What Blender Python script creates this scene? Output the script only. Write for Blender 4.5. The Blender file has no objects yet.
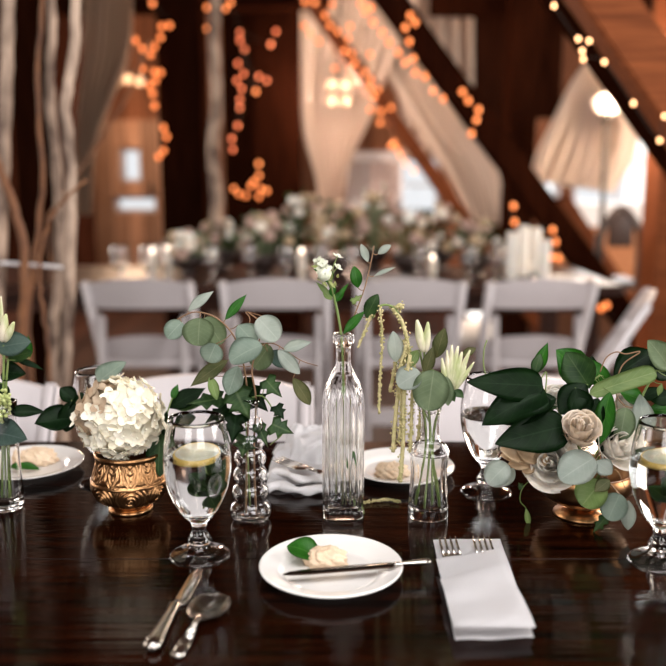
import bpy, bmesh, math, random
from mathutils import Vector, Matrix, noise
random.seed(7)
PI = math.pi
col = bpy.context.scene.collection
sc = bpy.context.scene

# ------------------------------------------------------------------ camera
F = 870.0; PITCH = math.radians(10.2); CZ = 1.20; TZ = 0.75
CAMP = Vector((0, 0, CZ))
def ray(u, v):
    a = (u - 333) / F; b = -(v - 333) / F
    return Vector((a, math.cos(PITCH) + b * math.sin(PITCH), -math.sin(PITCH) + b * math.cos(PITCH)))
def W(u, v, Y):
    d = ray(u, v); return CAMP + d * (Y / d.y)
def T(u, v, z=TZ):
    d = ray(u, v); return CAMP + d * ((z - CZ) / d.z)
def px(n, Y):            # n photo pixels at distance Y in metres
    return n * Y * 1.03 / F
cam_d = bpy.data.cameras.new('camera'); cam = bpy.data.objects.new('camera', cam_d); col.objects.link(cam)
cam.location = CAMP; cam.rotation_euler = (PI / 2 - PITCH, 0, 0)
cam_d.sensor_width = 36; cam_d.lens = F / 666 * 36
cam_d.dof.use_dof = True; cam_d.dof.focus_distance = 1.12; cam_d.dof.aperture_fstop = 2.7
cam_d.clip_start = 0.02
sc.camera = cam

# ------------------------------------------------------------------ materials
def mat(name, c, rough=.5, metal=0, c2=None, nscale=20, bump=0, bscale=60, trans=0, ior=1.45, coat=0,
        emit=None, es=0, sss=0, spec=.5, stretch=None, sheen=0, alpha=1):
    m = bpy.data.materials.new(name); m.use_nodes = True
    nt = m.node_tree; b = nt.nodes['Principled BSDF']
    b.inputs['Base Color'].default_value = (*c, 1)
    b.inputs['Roughness'].default_value = rough; b.inputs['Metallic'].default_value = metal
    b.inputs['Transmission Weight'].default_value = trans; b.inputs['IOR'].default_value = ior
    b.inputs['Coat Weight'].default_value = coat; b.inputs['Coat Roughness'].default_value = .12
    b.inputs['Specular IOR Level'].default_value = spec
    if sss:
        b.inputs['Subsurface Weight'].default_value = sss
        b.inputs['Subsurface Radius'].default_value = (.006, .004, .003); b.inputs['Subsurface Scale'].default_value = 1
    if emit: b.inputs['Emission Color'].default_value = (*emit, 1); b.inputs['Emission Strength'].default_value = es
    co = nt.nodes.new('ShaderNodeTexCoord'); mp = nt.nodes.new('ShaderNodeMapping')
    nt.links.new(co.outputs['Object'], mp.inputs['Vector'])
    if stretch: mp.inputs['Scale'].default_value = stretch
    if c2:
        n = nt.nodes.new('ShaderNodeTexNoise'); n.inputs['Scale'].default_value = nscale; n.inputs['Detail'].default_value = 5
        r = nt.nodes.new('ShaderNodeValToRGB')
        r.color_ramp.elements[0].position = .35; r.color_ramp.elements[0].color = (*c, 1)
        r.color_ramp.elements[1].position = .68; r.color_ramp.elements[1].color = (*c2, 1)
        nt.links.new(mp.outputs[0], n.inputs['Vector']); nt.links.new(n.outputs['Fac'], r.inputs['Fac'])
        nt.links.new(r.outputs[0], b.inputs['Base Color'])
    if bump:
        n = nt.nodes.new('ShaderNodeTexNoise'); n.inputs['Scale'].default_value = bscale; n.inputs['Detail'].default_value = 4
        bp = nt.nodes.new('ShaderNodeBump'); bp.inputs['Strength'].default_value = bump; bp.inputs['Distance'].default_value = .002
        nt.links.new(mp.outputs[0], n.inputs['Vector']); nt.links.new(n.outputs['Fac'], bp.inputs['Height'])
        nt.links.new(bp.outputs[0], b.inputs['Normal'])
    return m

def leafmat(name, c, c2, vein, rough=.5, spec=.4):
    """leaf blade: mottled colour, lighter midrib and side veins read off the leaf's own UV"""
    m = mat(name, c, rough, c2=c2, nscale=45, spec=spec)
    nt = m.node_tree; b = nt.nodes['Principled BSDF']; base = b.inputs['Base Color'].links[0].from_socket
    uv = nt.nodes.new('ShaderNodeUVMap'); sp = nt.nodes.new('ShaderNodeSeparateXYZ'); nt.links.new(uv.outputs[0], sp.inputs[0])
    def M(op, a, bb, clamp=False):
        n = nt.nodes.new('ShaderNodeMath'); n.operation = op; n.use_clamp = clamp
        for i, x in enumerate((a, bb)):
            if x is None: continue
            if isinstance(x, (int, float)): n.inputs[i].default_value = x
            else: nt.links.new(x, n.inputs[i])
        return n.outputs[0]
    s = M('ABSOLUTE', M('SUBTRACT', sp.outputs['Y'], .5), None)
    mid = M('SUBTRACT', 1, M('MULTIPLY', s, 34), True)
    w = M('SINE', M('MULTIPLY', M('SUBTRACT', sp.outputs['X'], M('MULTIPLY', s, .55)), 44), None)
    side = M('MULTIPLY', M('SUBTRACT', w, .9, True), 3.0)
    f = M('ADD', M('MULTIPLY', mid, .8), side, True)
    mx = nt.nodes.new('ShaderNodeMixRGB'); nt.links.new(f, mx.inputs['Fac']); nt.links.new(base, mx.inputs[1])
    mx.inputs[2].default_value = (*vein, 1); nt.links.new(mx.outputs[0], b.inputs['Base Color'])
    tr = nt.nodes.new('ShaderNodeBsdfTranslucent'); nt.links.new(mx.outputs[0], tr.inputs[0])
    ms = nt.nodes.new('ShaderNodeMixShader'); ms.inputs[0].default_value = .18
    out = nt.nodes['Material Output']
    nt.links.new(b.outputs[0], ms.inputs[1]); nt.links.new(tr.outputs[0], ms.inputs[2]); nt.links.new(ms.outputs[0], out.inputs[0])
    return m

def boards(name, c, c2, axis, width, rough=.6, spec=.3, vary=.5, coat=0):
    """timber with grain along the boards and dark gaps between them"""
    m = mat(name, c, rough, c2=c2, nscale=6, spec=spec, coat=coat,
            stretch={'x': (.6, 12, 12), 'y': (12, .6, 12), 'z': (12, 12, .6)}[axis[0]], bump=.25, bscale=8)
    nt = m.node_tree; b = nt.nodes['Principled BSDF']; base = b.inputs['Base Color'].links[0].from_socket
    co = nt.nodes.new('ShaderNodeTexCoord'); sp = nt.nodes.new('ShaderNodeSeparateXYZ'); nt.links.new(co.outputs['Object'], sp.inputs[0])
    d = nt.nodes.new('ShaderNodeMath'); d.operation = 'DIVIDE'; d.inputs[1].default_value = width
    nt.links.new(sp.outputs[axis[1].upper()], d.inputs[0])
    fr = nt.nodes.new('ShaderNodeMath'); fr.operation = 'FRACT'; nt.links.new(d.outputs[0], fr.inputs[0])
    lt = nt.nodes.new('ShaderNodeMath'); lt.operation = 'LESS_THAN'; lt.inputs[1].default_value = .04; nt.links.new(fr.outputs[0], lt.inputs[0])
    fl = nt.nodes.new('ShaderNodeMath'); fl.operation = 'FLOOR'; nt.links.new(d.outputs[0], fl.inputs[0])
    wn = nt.nodes.new('ShaderNodeTexWhiteNoise'); wn.noise_dimensions = '1D'; nt.links.new(fl.outputs[0], wn.inputs['W'])
    mr = nt.nodes.new('ShaderNodeMapRange'); mr.inputs['To Min'].default_value = 1 - vary; mr.inputs['To Max'].default_value = 1 + vary * .4
    nt.links.new(wn.outputs['Value'], mr.inputs['Value'])
    mu = nt.nodes.new('ShaderNodeVectorMath'); mu.operation = 'SCALE'; nt.links.new(base, mu.inputs[0]); nt.links.new(mr.outputs[0], mu.inputs['Scale'])
    mx = nt.nodes.new('ShaderNodeMixRGB'); nt.links.new(lt.outputs[0], mx.inputs['Fac']); nt.links.new(mu.outputs[0], mx.inputs[1])
    mx.inputs[2].default_value = (.006, .003, .002, 1); nt.links.new(mx.outputs[0], b.inputs['Base Color'])
    return m

M = {}
M['glass'] = mat('clear glass', (1, 1, 1), .0, trans=1, ior=1.47)
M['water'] = mat('water', (.97, 1, .99), .0, trans=1, ior=1.33)
M['steel'] = mat('polished steel', (.52, .48, .44), .2, metal=1)
M['china'] = mat('white china', (.80, .77, .74), .18, coat=.5, c2=(.77, .74, .71), nscale=8)
M['linen'] = mat('white linen', (.84, .82, .83), .9, bump=.35, bscale=900, sheen=.3)
M['chair'] = mat('white resin', (.62, .57, .575), .45, c2=(.58, .53, .535), nscale=6)
M['table'] = boards('dark varnished plank', (.0008, .0003, .0002), (.015, .0030, .0008), 'xy', 5.0, rough=.10, spec=.20, vary=0, coat=0)
M['tablefar'] = boards('far table wood', (.05, .016, .009), (.09, .03, .015), 'xy', .2, rough=.35)
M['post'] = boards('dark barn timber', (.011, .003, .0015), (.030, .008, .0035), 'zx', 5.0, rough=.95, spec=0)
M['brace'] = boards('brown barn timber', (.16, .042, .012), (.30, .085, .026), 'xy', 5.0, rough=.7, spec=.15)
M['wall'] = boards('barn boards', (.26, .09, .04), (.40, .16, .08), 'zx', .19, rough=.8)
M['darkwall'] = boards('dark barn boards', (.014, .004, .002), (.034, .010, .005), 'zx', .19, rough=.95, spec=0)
M['sidewall'] = boards('side wall boards', (.10, .05, .03), (.16, .08, .05), 'zy', .19, rough=.8)
M['ceil'] = boards('ceiling boards', (.04, .018, .010), (.07, .03, .018), 'yx', .2, rough=.8)
M['floor'] = boards('floor boards', (.026, .009, .005), (.055, .020, .011), 'yx', .16, rough=.45, spec=.25)
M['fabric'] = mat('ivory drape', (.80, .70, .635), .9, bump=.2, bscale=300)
def add_translucent(m, c, f):
    nt = m.node_tree; tr = nt.nodes.new('ShaderNodeBsdfTranslucent'); tr.inputs[0].default_value = (*c, 1)
    ms = nt.nodes.new('ShaderNodeMixShader'); ms.inputs[0].default_value = f; out = nt.nodes['Material Output']
    nt.links.new(nt.nodes['Principled BSDF'].outputs[0], ms.inputs[1]); nt.links.new(tr.outputs[0], ms.inputs[2]); nt.links.new(ms.outputs[0], out.inputs[0])
add_translucent(M['fabric'], (.85, .76, .66), .4)
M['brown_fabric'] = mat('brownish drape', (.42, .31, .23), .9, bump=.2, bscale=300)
M['cable'] = mat('brown cable', (.02, .01, .006), .6)
M['amber'] = mat('amber bulb', (1, .5, .2), .4, emit=(1, .20, .045), es=1.6)
M['red'] = mat('dim amber bulb', (1, .4, .2), .4, emit=(1, .11, .035), es=.95)
M['warm'] = mat('warm white bulb', (1, .8, .5), .4, emit=(1, .45, .19), es=5)
M['lamp'] = mat('lit frosted shade', (1, .9, .8), .4, emit=(1, .76, .54), es=.9)
M['black'] = mat('dark iron', (.02, .016, .014), .5, metal=.5)
M['darkwood'] = mat('dark stained wood', (.03, .02, .018), .4, c2=(.05, .03, .025), stretch=(10, 10, 1))
M['copper'] = mat('antique copper', (.33, .165, .07), .30, metal=1, c2=(.42, .235, .11), nscale=30)
M['bark'] = mat('birch bark', (.05, .026, .018), .8, c2=(.56, .41, .31), nscale=7, stretch=(2.2, 2.2, 1), bump=.8, bscale=30)
M['twig'] = mat('brown branch', (.22, .09, .035), .7, c2=(.10, .04, .02), nscale=12)
M['cream'] = mat('hydrangea petal', (.86, .81, .68), .6, sss=.15, c2=(.80, .73, .56), nscale=60)
M['tan'] = mat('tan hydrangea petal', (.36, .25, .16), .6, c2=(.52, .41, .29), nscale=60)
M['rose'] = mat('blush rose petal', (.84, .71, .57), .55, sss=.2, c2=(.90, .82, .72), nscale=30)
M['whitef'] = mat('white petal', (.90, .84, .75), .55, sss=.2, c2=(.93, .89, .82), nscale=40)
M['tanpetal'] = mat('dried petal', (.48, .33, .19), .6, c2=(.62, .48, .32), nscale=50)
M['bud'] = mat('pale green bud', (.42, .46, .22), .5, c2=(.80, .72, .56), nscale=70, stretch=(1, 1, .4))
M['butter'] = mat('whipped butter', (.62, .46, .31), .55, sss=.1, c2=(.70, .55, .40), nscale=60, bump=.5, bscale=120)
M['amar'] = mat('amaranth seed', (.36, .33, .14), .8, c2=(.56, .48, .26), nscale=120)
M['lime'] = mat('lime floret', (.40, .47, .16), .7, c2=(.55, .58, .28), nscale=100)
M['dusty'] = mat('dusty pink petal', (.40, .25, .20), .6, c2=(.52, .36, .30), nscale=30)
M['steel_dark_reflection'] = mat('steel with painted dark reflection', (.045, .028, .02), .25, metal=1)  # blade steel with its dark reflection put into the base colour
M['greenwhite'] = mat('green white floret', (.52, .56, .40), .6, c2=(.72, .72, .62), nscale=120)
M['stem'] = mat('green stem', (.13, .20, .05), .5, c2=(.20, .26, .08), nscale=40)
M['bstem'] = mat('reddish stem', (.20, .10, .05), .5, c2=(.28, .17, .09), nscale=40)
M['lemon'] = mat('lemon flesh', (.90, .84, .62), .3, sss=.2, c2=(.94, .90, .76), nscale=90)
M['rind'] = mat('lemon rind', (.88, .60, .16), .4, bump=.3, bscale=300)
M['candle'] = mat('ivory candle wax', (.80, .74, .64), .5)
M['euc'] = leafmat('silver dollar leaf', (.25, .33, .27), (.34, .42, .355), (.42, .50, .43))
M['euc2'] = leafmat('pale silver leaf', (.40, .46, .41), (.50, .55, .50), (.55, .60, .55))
M['sage'] = leafmat('sage leaf', (.16, .22, .12), (.23, .30, .17), (.32, .38, .24))
M['olive'] = leafmat('olive leaf', (.10, .12, .045), (.17, .17, .07), (.24, .24, .12))
M['dark'] = leafmat('dark glossy leaf', (.004, .018, .004), (.010, .036, .008), (.022, .055, .02), .42, .22)
M['green'] = leafmat('fresh green leaf', (.02, .12, .010), (.045, .21, .02), (.12, .30, .06), .35)
M['yellowgreen'] = leafmat('yellow green leaf', (.20, .30, .10), (.28, .38, .14), (.38, .46, .22), .4)
M['ivy'] = leafmat('ivy leaf', (.025, .07, .02), (.06, .13, .035), (.13, .20, .08), .4)
M['grey'] = leafmat('dusty green leaf', (.07, .12, .10), (.11, .17, .14), (.17, .23, .2), .5)

# ------------------------------------------------------------------ object helpers
def link(name, bm, m, parent=None, smooth=True, mods=()):
    me = bpy.data.meshes.new(name); bm.normal_update(); bm.to_mesh(me); bm.free()
    o = bpy.data.objects.new(name, me); col.objects.link(o)
    for mm in (m if isinstance(m, (list, tuple)) else [m]): me.materials.append(mm)
    if smooth:
        for p in me.polygons: p.use_smooth = True
    if parent:
        o.parent = parent
        o.matrix_parent_inverse = parent.matrix_world.inverted() if False else Matrix.Translation(-parent.location) if parent.rotation_euler.z == 0 else (Matrix.Translation(parent.location) @ parent.rotation_euler.to_matrix().to_4x4()).inverted()
    return o
def tag(o, label, cat, group=None, kind=None):
    o['label'] = label; o['category'] = cat
    if group: o['group'] = group
    if kind: o['kind'] = kind
    return o
def thing(name, label, cat, loc=(0, 0, 0), group=None):
    o = bpy.data.objects.new(name, None); col.objects.link(o); o.location = loc; o.empty_display_size = .02
    return tag(o, label, cat, group)
def local(name, bm, m, parent, smooth=True):      # mesh given in the thing's own coordinates
    o = link(name, bm, m, None, smooth); o.parent = parent; return o
def struct(name, bm, m, smooth=False):
    o = link(name, bm, m, None, smooth); o['kind'] = 'structure'; return o
def dup(root, loc, rz=0, label=None, sc_=None):
    r = root.copy(); col.objects.link(r); r.location = loc; r.rotation_euler = (0, 0, rz)
    if sc_: r.scale = (sc_,) * 3
    if label: r['label'] = label
    for ch in list(root.children):
        c = ch.copy(); col.objects.link(c); c.parent = r
        for g in ch.children:
            d = g.copy(); col.objects.link(d); d.parent = c
    return r
def box(bm, lo, hi, bev=0):
    lo = Vector(lo); hi = Vector(hi)
    r = bmesh.ops.create_cube(bm, size=1); vs = r['verts']
    for v in vs: v.co = Vector([lo[i] + (v.co[i] + .5) * (hi[i] - lo[i]) for i in range(3)])
    if bev:
        es = list({e for v in vs for e in v.link_edges})
        bmesh.ops.bevel(bm, geom=es, offset=bev, segments=2, affect='EDGES', profile=.6)
def tube(bm, pts, r, seg=8, cap=True, flat=None):
    """tube through points; r is a number or a list; flat=(a,b) gives an elliptical section"""
    pts = [Vector(p) for p in pts]; n = len(pts)
    rs = r if isinstance(r, (list, tuple)) else [r] * n
    rings = []; up = None
    for i, p in enumerate(pts):
        d = (pts[min(i + 1, n - 1)] - pts[max(i - 1, 0)]).normalized()
        if up is None: up = Vector((0, 0, 1)) if abs(d.z) < .9 else Vector((0, 1, 0))
        s = d.cross(up)
        if s.length < 1e-5: s = d.orthogonal()
        s.normalize(); u2 = s.cross(d).normalized(); up = u2
        fa, fb = flat or (1, 1)
        rings.append([bm.verts.new(p + (s * math.cos(2 * PI * k / seg) * fa + u2 * math.sin(2 * PI * k / seg) * fb) * rs[i]) for k in range(seg)])
    for a, b in zip(rings, rings[1:]):
        for k in range(seg):
            bm.faces.new((a[k], a[(k + 1) % seg], b[(k + 1) % seg], b[k]))
    if cap:
        bm.faces.new(rings[0][::-1]); bm.faces.new(rings[-1])
def smoothpts(pts, n=5):
    """Catmull-Rom through points"""
    P = [Vector(p) for p in pts]; P = [2 * P[0] - P[1]] + P + [2 * P[-1] - P[-2]]; out = []
    for i in range(1, len(P) - 2):
        for k in range(n):
            t = k / n; a, b, c, d = P[i - 1:i + 3]
            out.append(.5 * ((2 * b) + (c - a) * t + (2 * a - 5 * b + 4 * c - d) * t * t + (3 * b - a - 3 * c + d) * t ** 3))
    out.append(P[-2]); return out
def beam(bm, a, b, w, h, bev=.006):
    """squared timber from a to b; w = across, h = other side"""
    a = Vector(a); b = Vector(b); d = (b - a).normalized()
    up = Vector((0, 1, 0)) if abs(d.y) < .9 else Vector((0, 0, 1))
    s = d.cross(up).normalized(); u2 = s.cross(d).normalized(); q = []
    for p in (a, b):
        q.append([bm.verts.new(p + s * w / 2 * i + u2 * h / 2 * j) for i, j in ((-1, -1), (1, -1), (1, 1), (-1, 1))])
    fs = [bm.faces.new(q[0][::-1]), bm.faces.new(q[1])] + [bm.faces.new((q[0][k], q[0][(k + 1) % 4], q[1][(k + 1) % 4], q[1][k])) for k in range(4)]
    if bev: bmesh.ops.bevel(bm, geom=list({e for f in fs for e in f.edges}), offset=bev, segments=2, affect='EDGES')
def lathe(bm, prof, seg=48, shape=None, closed=False):
    """prof: list of (r,z); r==0 at an end makes a pole. shape(theta,r,z)->r"""
    rings = []
    for r, z in prof:
        if r < 1e-6: rings.append([bm.verts.new((0, 0, z))])
        else:
            ring = []
            for k in range(seg):
                th = 2 * PI * k / seg; rr = shape(th, r, z) if shape else r
                ring.append(bm.verts.new((rr * math.cos(th), rr * math.sin(th), z)))
            rings.append(ring)
    pairs = list(zip(rings, rings[1:]))
    if closed: pairs.append((rings[-1], rings[0]))
    for a, b in pairs:
        for k in range(seg):
            k2 = (k + 1) % seg
            if len(a) == 1 and len(b) == 1: continue
            if len(a) == 1: bm.faces.new((a[0], b[k2], b[k]))
            elif len(b) == 1: bm.faces.new((a[k], a[k2], b[0]))
            else: bm.faces.new((a[k], a[k2], b[k2], b[k]))
    bmesh.ops.recalc_face_normals(bm, faces=bm.faces)
def sp(prof, n=4):
    v = smoothpts([Vector((r, z, 0)) for r, z in prof], n); return [(max(p.x, 0), p.y) for p in v]
def ball(bm, c, r, sub=1, s=(1, 1, 1)):
    q = bmesh.ops.create_icosphere(bm, subdivisions=sub, radius=r)
    for v in q['verts']: v.co = Vector((v.co.x * s[0], v.co.y * s[1], v.co.z * s[2])) + Vector(c)

# ------------------------------------------------------------------ leaves
KIND = {
 'round': lambda t: (max(0, 1 - (2 * t - 1) ** 2)) ** .5,
 'oval': lambda t: math.sin(PI * t) ** .75 if 0 < t < 1 else 0,
 'lance': lambda t: math.sin(PI * t ** .85) ** 1.15 if 0 < t < 1 else 0,
 'heart': lambda t: (math.sin(PI * t ** .55) ** .75 if 0 < t < 1 else 0),
 'blunt': lambda t: (1 - (2 * t - 1) ** 6) ** .5 * (.75 + .25 * t) if 0 < t < 1 else 0,
}
IVY = [(0, 0), (-.10, .30), (.12, .50), (.30, .26), (.48, .46), (.58, .20), (1.0, 0.0)]
def leaf_mesh(base, tip, width, kind, cup=.18, bend=.06, roll=0, nrm=None, wob=0):
    base = Vector(base); tip = Vector(tip); a = tip - base
    n = Vector(nrm) if nrm else (CAMP - base).normalized() + Vector((0, 0, .35))
    ad = a.normalized(); n = (n - ad * n.dot(ad)).normalized()
    n = Matrix.Rotation(roll, 3, ad) @ n; s = ad.cross(n).normalized(); L = a.length
    bm = bmesh.new(); uvl = bm.loops.layers.uv.new('UVMap')
    nt_, ns = 12, 6
    if kind == 'ivy':
        out = IVY + [(x, -y) for x, y in IVY[-2:0:-1]]
        # sample inward rings
        rings = []; c0 = (.32, 0)
        for q in (1, .66, .33):
            rings.append([bm.verts.new(base + a * (c0[0] + (x - c0[0]) * q) + s * y * q * width + n * (bend * L * (q) - .12 * width * abs(y) * q)) for x, y in out])
        cv = bm.verts.new(base + a * c0[0])
        uv = {}
        for q, R in zip((1, .66, .33), rings):
            for v, (x, y) in zip(R, out): uv[v] = (c0[0] + (x - c0[0]) * q, .5 + y * q * .5)
        uv[cv] = (c0[0], .5); m_ = len(out)
        for A, B in zip(rings, rings[1:]):
            for k in range(m_): bm.faces.new((A[k], A[(k + 1) % m_], B[(k + 1) % m_], B[k]))
        for k in range(m_): bm.faces.new((rings[-1][k], rings[-1][(k + 1) % m_], cv))
        for f in bm.faces:
            for lp in f.loops: lp[uvl].uv = uv[lp.vert]
    else:
        w = KIND[kind]; grid = []; uv = {}; ph = random.random() * 6
        for i in range(nt_ + 1):
            t = i / nt_; t2 = .5 - .5 * math.cos(PI * t); row = []
            ww = max(w(t2), .02) * width / 2
            for j in range(ns + 1):
                q = -1 + 2 * j / ns
                p = base + a * t2 + s * q * ww + n * (cup * abs(q) ** 1.4 * ww - bend * L * 4 * t2 * (t2 - 1) + wob * width * math.sin(t2 * 9 + ph + q) * abs(q))
                v = bm.verts.new(p); uv[v] = (t2, .5 + q * .5); row.append(v)
            grid.append(row)
        for A, B in zip(grid, grid[1:]):
            for j in range(ns): bm.faces.new((A[j], A[j + 1], B[j + 1], B[j]))
        for f in bm.faces:
            for lp in f.loops: lp[uvl].uv = uv[lp.vert]
    r = bmesh.ops.solidify(bm, geom=list(bm.faces), thickness=.00035)
    return bm
def nearest(pts, p):
    return min(pts, key=lambda q: (q - p).length)
def sprig(name, label, cat, stem, leaves, Y, r=.0012, sm='stem', group=None, extra_stems=(), petioles=True, leafname='leaf'):
    """one cut stem: stem polyline and leaves in (u, v, dY); leaves = (bu,bv,tu,tv,width_px,kind,mat[,dYbase,dYtip,roll])"""
    S = smoothpts([W(u, v, Y + (d[0] if d else 0)) for u, v, *d in stem], 6)
    root = thing(name, label, cat, S[0], group)
    bm = bmesh.new(); tube(bm, S, [r * (1.25 - .6 * i / len(S)) for i in range(len(S))], 7)
    allp = list(S)
    for es in extra_stems:
        E = smoothpts([W(u, v, Y + (d[0] if d else 0)) for u, v, *d in es], 5)
        E[0] = nearest(S, E[0]) if (nearest(S, E[0]) - E[0]).length < .05 else E[0]
        tube(bm, E, [r * (.8 - .4 * i / len(E)) for i in range(len(E))], 6); allp += E
    todo = []
    for L in leaves:
        bu, bv, tu, tv, w, k, m = L[:7]; rest = list(L[7:]) + [0, 0, 0][len(L) - 7:] if len(L) < 10 else L[7:10]
        b = W(bu, bv, Y + rest[0]); t = W(tu, tv, Y + rest[1])
        if petioles:
            q = nearest(allp, b)
            if .0008 < (q - b).length: tube(bm, smoothpts([q, (q + b) / 2 - Vector((0, 0, .0015)), b], 3), .0006, 5)
        todo.append((b, t, px(w, Y), k, m, rest[2]))
    link('stem', bm, M[sm], root)
    for b, t, w, k, m, ro in todo:
        link(leafname, leaf_mesh(b, t, w, k, roll=ro, bend=random.uniform(.02, .10), cup=random.uniform(.08, .35), wob=.05 if w > .045 else .025), M[m], root)
    return root

# ------------------------------------------------------------------ the setting
XW = 4.6; YB = 9.0; YF = -3.2; ZC = 3.9
def wall_holes(bm, x0, x1, z0, z1, holes, put):
    """rectangles around holes; put(bm, x0,x1,z0,z1) adds a slab"""
    xs = sorted({x0, x1, *[h[0] for h in holes], *[h[1] for h in holes]}); zs = sorted({z0, z1, *[h[2] for h in holes], *[h[3] for h in holes]})
    for a, b in zip(xs, xs[1:]):
        run = None
        for c, d in zip(zs, zs[1:]):
            mx, mz = (a + b) / 2, (c + d) / 2
            if any(h[0] < mx < h[1] and h[2] < mz < h[3] for h in holes): 
                if run: put(bm, a, b, *run); run = None
            else: run = (run[0], d) if run else (c, d)
        if run: put(bm, a, b, *run)
bm = bmesh.new(); box(bm, (-XW, YF, -.1), (XW, YB + .3, 0)); struct('floor', bm, M['floor'])
ADDED_SKYLIGHT = (-1.3, 1.9, -1.7, .45)  # added ceiling opening, out of view, to light the table from above
bm = bmesh.new(); wall_holes(bm, -XW, XW, YF, YB + .3, [ADDED_SKYLIGHT], lambda bm, a, b, c, d: box(bm, (a, c, ZC), (b, d, ZC + .1))); struct('ceiling', bm, M['ceil'])
def pxrect(u0, u1, v0, v1, Y=YB):
    a = W(u0, v1, Y); b = W(u1, v0, Y); return (a.x, b.x, a.z, b.z)
M['litwall'] = boards('pale orange lit wall boards', (.42, .20, .11), (.60, .34, .22), 'zx', .16, rough=.6)  # brighter boards: warm light on the back wall put into the colour
backwins = [pxrect(122, 142, 148, 182), pxrect(116, 158, 196, 212), pxrect(398, 440, 150, 220), pxrect(478, 510, 158, 215),
            pxrect(528, 560, 172, 212), pxrect(572, 664, 112, 212), pxrect(636, 700, 30, 76)]
bm = bmesh.new()
wall_holes(bm, -XW, XW, 0, ZC, backwins, lambda bm, a, b, c, d: box(bm, (a, YB, c), (b, YB + .12, d)))
struct('wall_back', bm, M['wall'])
for i, (a, b, c, d) in enumerate(backwins):
    fr = bmesh.new(); t = .03
    for q in ((a, a + t, c, d), (b - t, b, c, d), (a, b, c, c + t), (a, b, d - t, d)): box(fr, (q[0], YB - .03, q[2]), (q[1], YB + .10, q[3]))
    if b - a > .5: box(fr, ((a + b) / 2 - .012, YB, c), ((a + b) / 2 + .012, YB + .04, d))
    if d - c > .5: box(fr, (a, YB, (c + d) / 2 - .012), (b, YB + .04, (c + d) / 2 + .012))
    f = struct('window_%d' % (i + 1), fr, M['chair'])
    p = bmesh.new(); box(p, (a, YB + .05, c), (b, YB + .056, d)); link('pane', p, M['glass'], f, False)
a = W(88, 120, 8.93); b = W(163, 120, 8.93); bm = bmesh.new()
wall_holes(bm, a.x, b.x, 0, a.z, [backwins[0], backwins[1]], lambda bm, a_, b_, c_, d_: box(bm, (a_, 8.90, c_), (b_, 8.97, d_))); dr = struct('wall_lit_panel', bm, M['litwall'])  # added panel over the back wall, coloured as if warmly lit
bm = bmesh.new(); box(bm, (b.x - .14, 8.86, 1.0), (b.x - .11, 8.90, 1.14), .005); link('panel_handle', bm, M['black'], dr, False)  # handle on the added wall panel
# side and front walls with tall windows where the daylight comes in
def sidewall(name, x, holes):
    bm = bmesh.new(); wall_holes(bm, YF, YB + .3, 0, ZC, holes, lambda bm, a, b, c, d: box(bm, (x - .06, a, c), (x + .06, b, d)))
    struct(name, bm, M['sidewall'])
    for h in holes:
        fr = bmesh.new(); a, b, c, d = h; t = .05
        for q in ((a, a + t, c, d), (b - t, b, c, d), (a, b, c, c + t), (a, b, d - t, d), ((a + b) / 2 - .02, (a + b) / 2 + .02, c, d), (a, b, (c + d) / 2 - .02, (c + d) / 2 + .02)):
            box(fr, (x - .05, q[0], q[2]), (x + .05, q[1], q[3]))
        global NW; NW += 1
        f = struct('window_%d' % NW, fr, M['chair'])
        p = bmesh.new(); box(p, (x - .004, a, c), (x + .004, b, d)); link('pane', p, M['glass'], f, False)
NW = len(backwins)
RH = [(-.6, 1.6, .9, 3.1), (4.4, 6.4, .8, 2.8)]; LH = [(2.2, 4.2, .9, 2.9), (6.0, 7.6, .8, 2.8)]
sidewall('wall_right', XW + .06, RH); sidewall('wall_left', -XW - .06, LH)
FH = [(-2.9, -.9, .9, 3.1), (.6, 2.9, .9, 3.1)]
bm = bmesh.new(); wall_holes(bm, -XW, XW, 0, ZC, FH, lambda bm, a, b, c, d: box(bm, (a, YF - .12, c), (b, YF, d))); struct('wall_front', bm, M['sidewall'])
for a, b, c, d in FH:
    fr = bmesh.new(); t = .05
    for q in ((a, a + t, c, d), (b - t, b, c, d), (a, b, c, c + t), (a, b, d - t, d), ((a + b) / 2 - .02, (a + b) / 2 + .02, c, d), (a, b, (c + d) / 2 - .02, (c + d) / 2 + .02)):
        box(fr, (q[0], YF - .1, q[2]), (q[1], YF, q[3]))
    NW += 1; f = struct('window_%d' % NW, fr, M['chair'])
    p = bmesh.new(); box(p, (a, YF - .06, c), (b, YF - .054, d)); link('pane', p, M['glass'], f, False)

a, b, c, d = ADDED_SKYLIGHT; fr = bmesh.new(); t = .06
for q in ((a, a + t, c, d), (b - t, b, c, d), (a, b, c, c + t), (a, b, d - t, d), ((a + b) / 2 - .03, (a + b) / 2 + .03, c, d)): box(fr, (q[0], q[2], ZC), (q[1], q[3], ZC + .1))
NW += 1; f = struct('window_%d' % NW, fr, M['chair'])  # frame of the added ceiling opening
p = bmesh.new(); box(p, (a, c, ZC + .05), (b, d, ZC + .056)); link('pane', p, M['glass'], f, False)
def arealight(name, loc, rot, sx, sy, power, c=(1, 1, 1)):
    l = bpy.data.lights.new(name, 'AREA'); l.shape = 'RECTANGLE'; l.size = sx; l.size_y = sy; l.energy = power; l.color = c
    o = bpy.data.objects.new(name, l); col.objects.link(o); o.location = loc; o.rotation_euler = rot
for h, pw in zip(RH, (120, 130)): arealight('daylight_right', (XW - .06, (h[0] + h[1]) / 2, (h[2] + h[3]) / 2), (0, PI / 2, 0), h[3] - h[2], h[1] - h[0], pw, (1, .96, .93) if h[0] < 2 else (1, .86, .72))
for h, pw in zip(LH, (40, 150)): arealight('daylight_left', (-XW + .06, (h[0] + h[1]) / 2, (h[2] + h[3]) / 2), (0, -PI / 2, 0), h[3] - h[2], h[1] - h[0], pw, (1, .88, .76))
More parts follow.
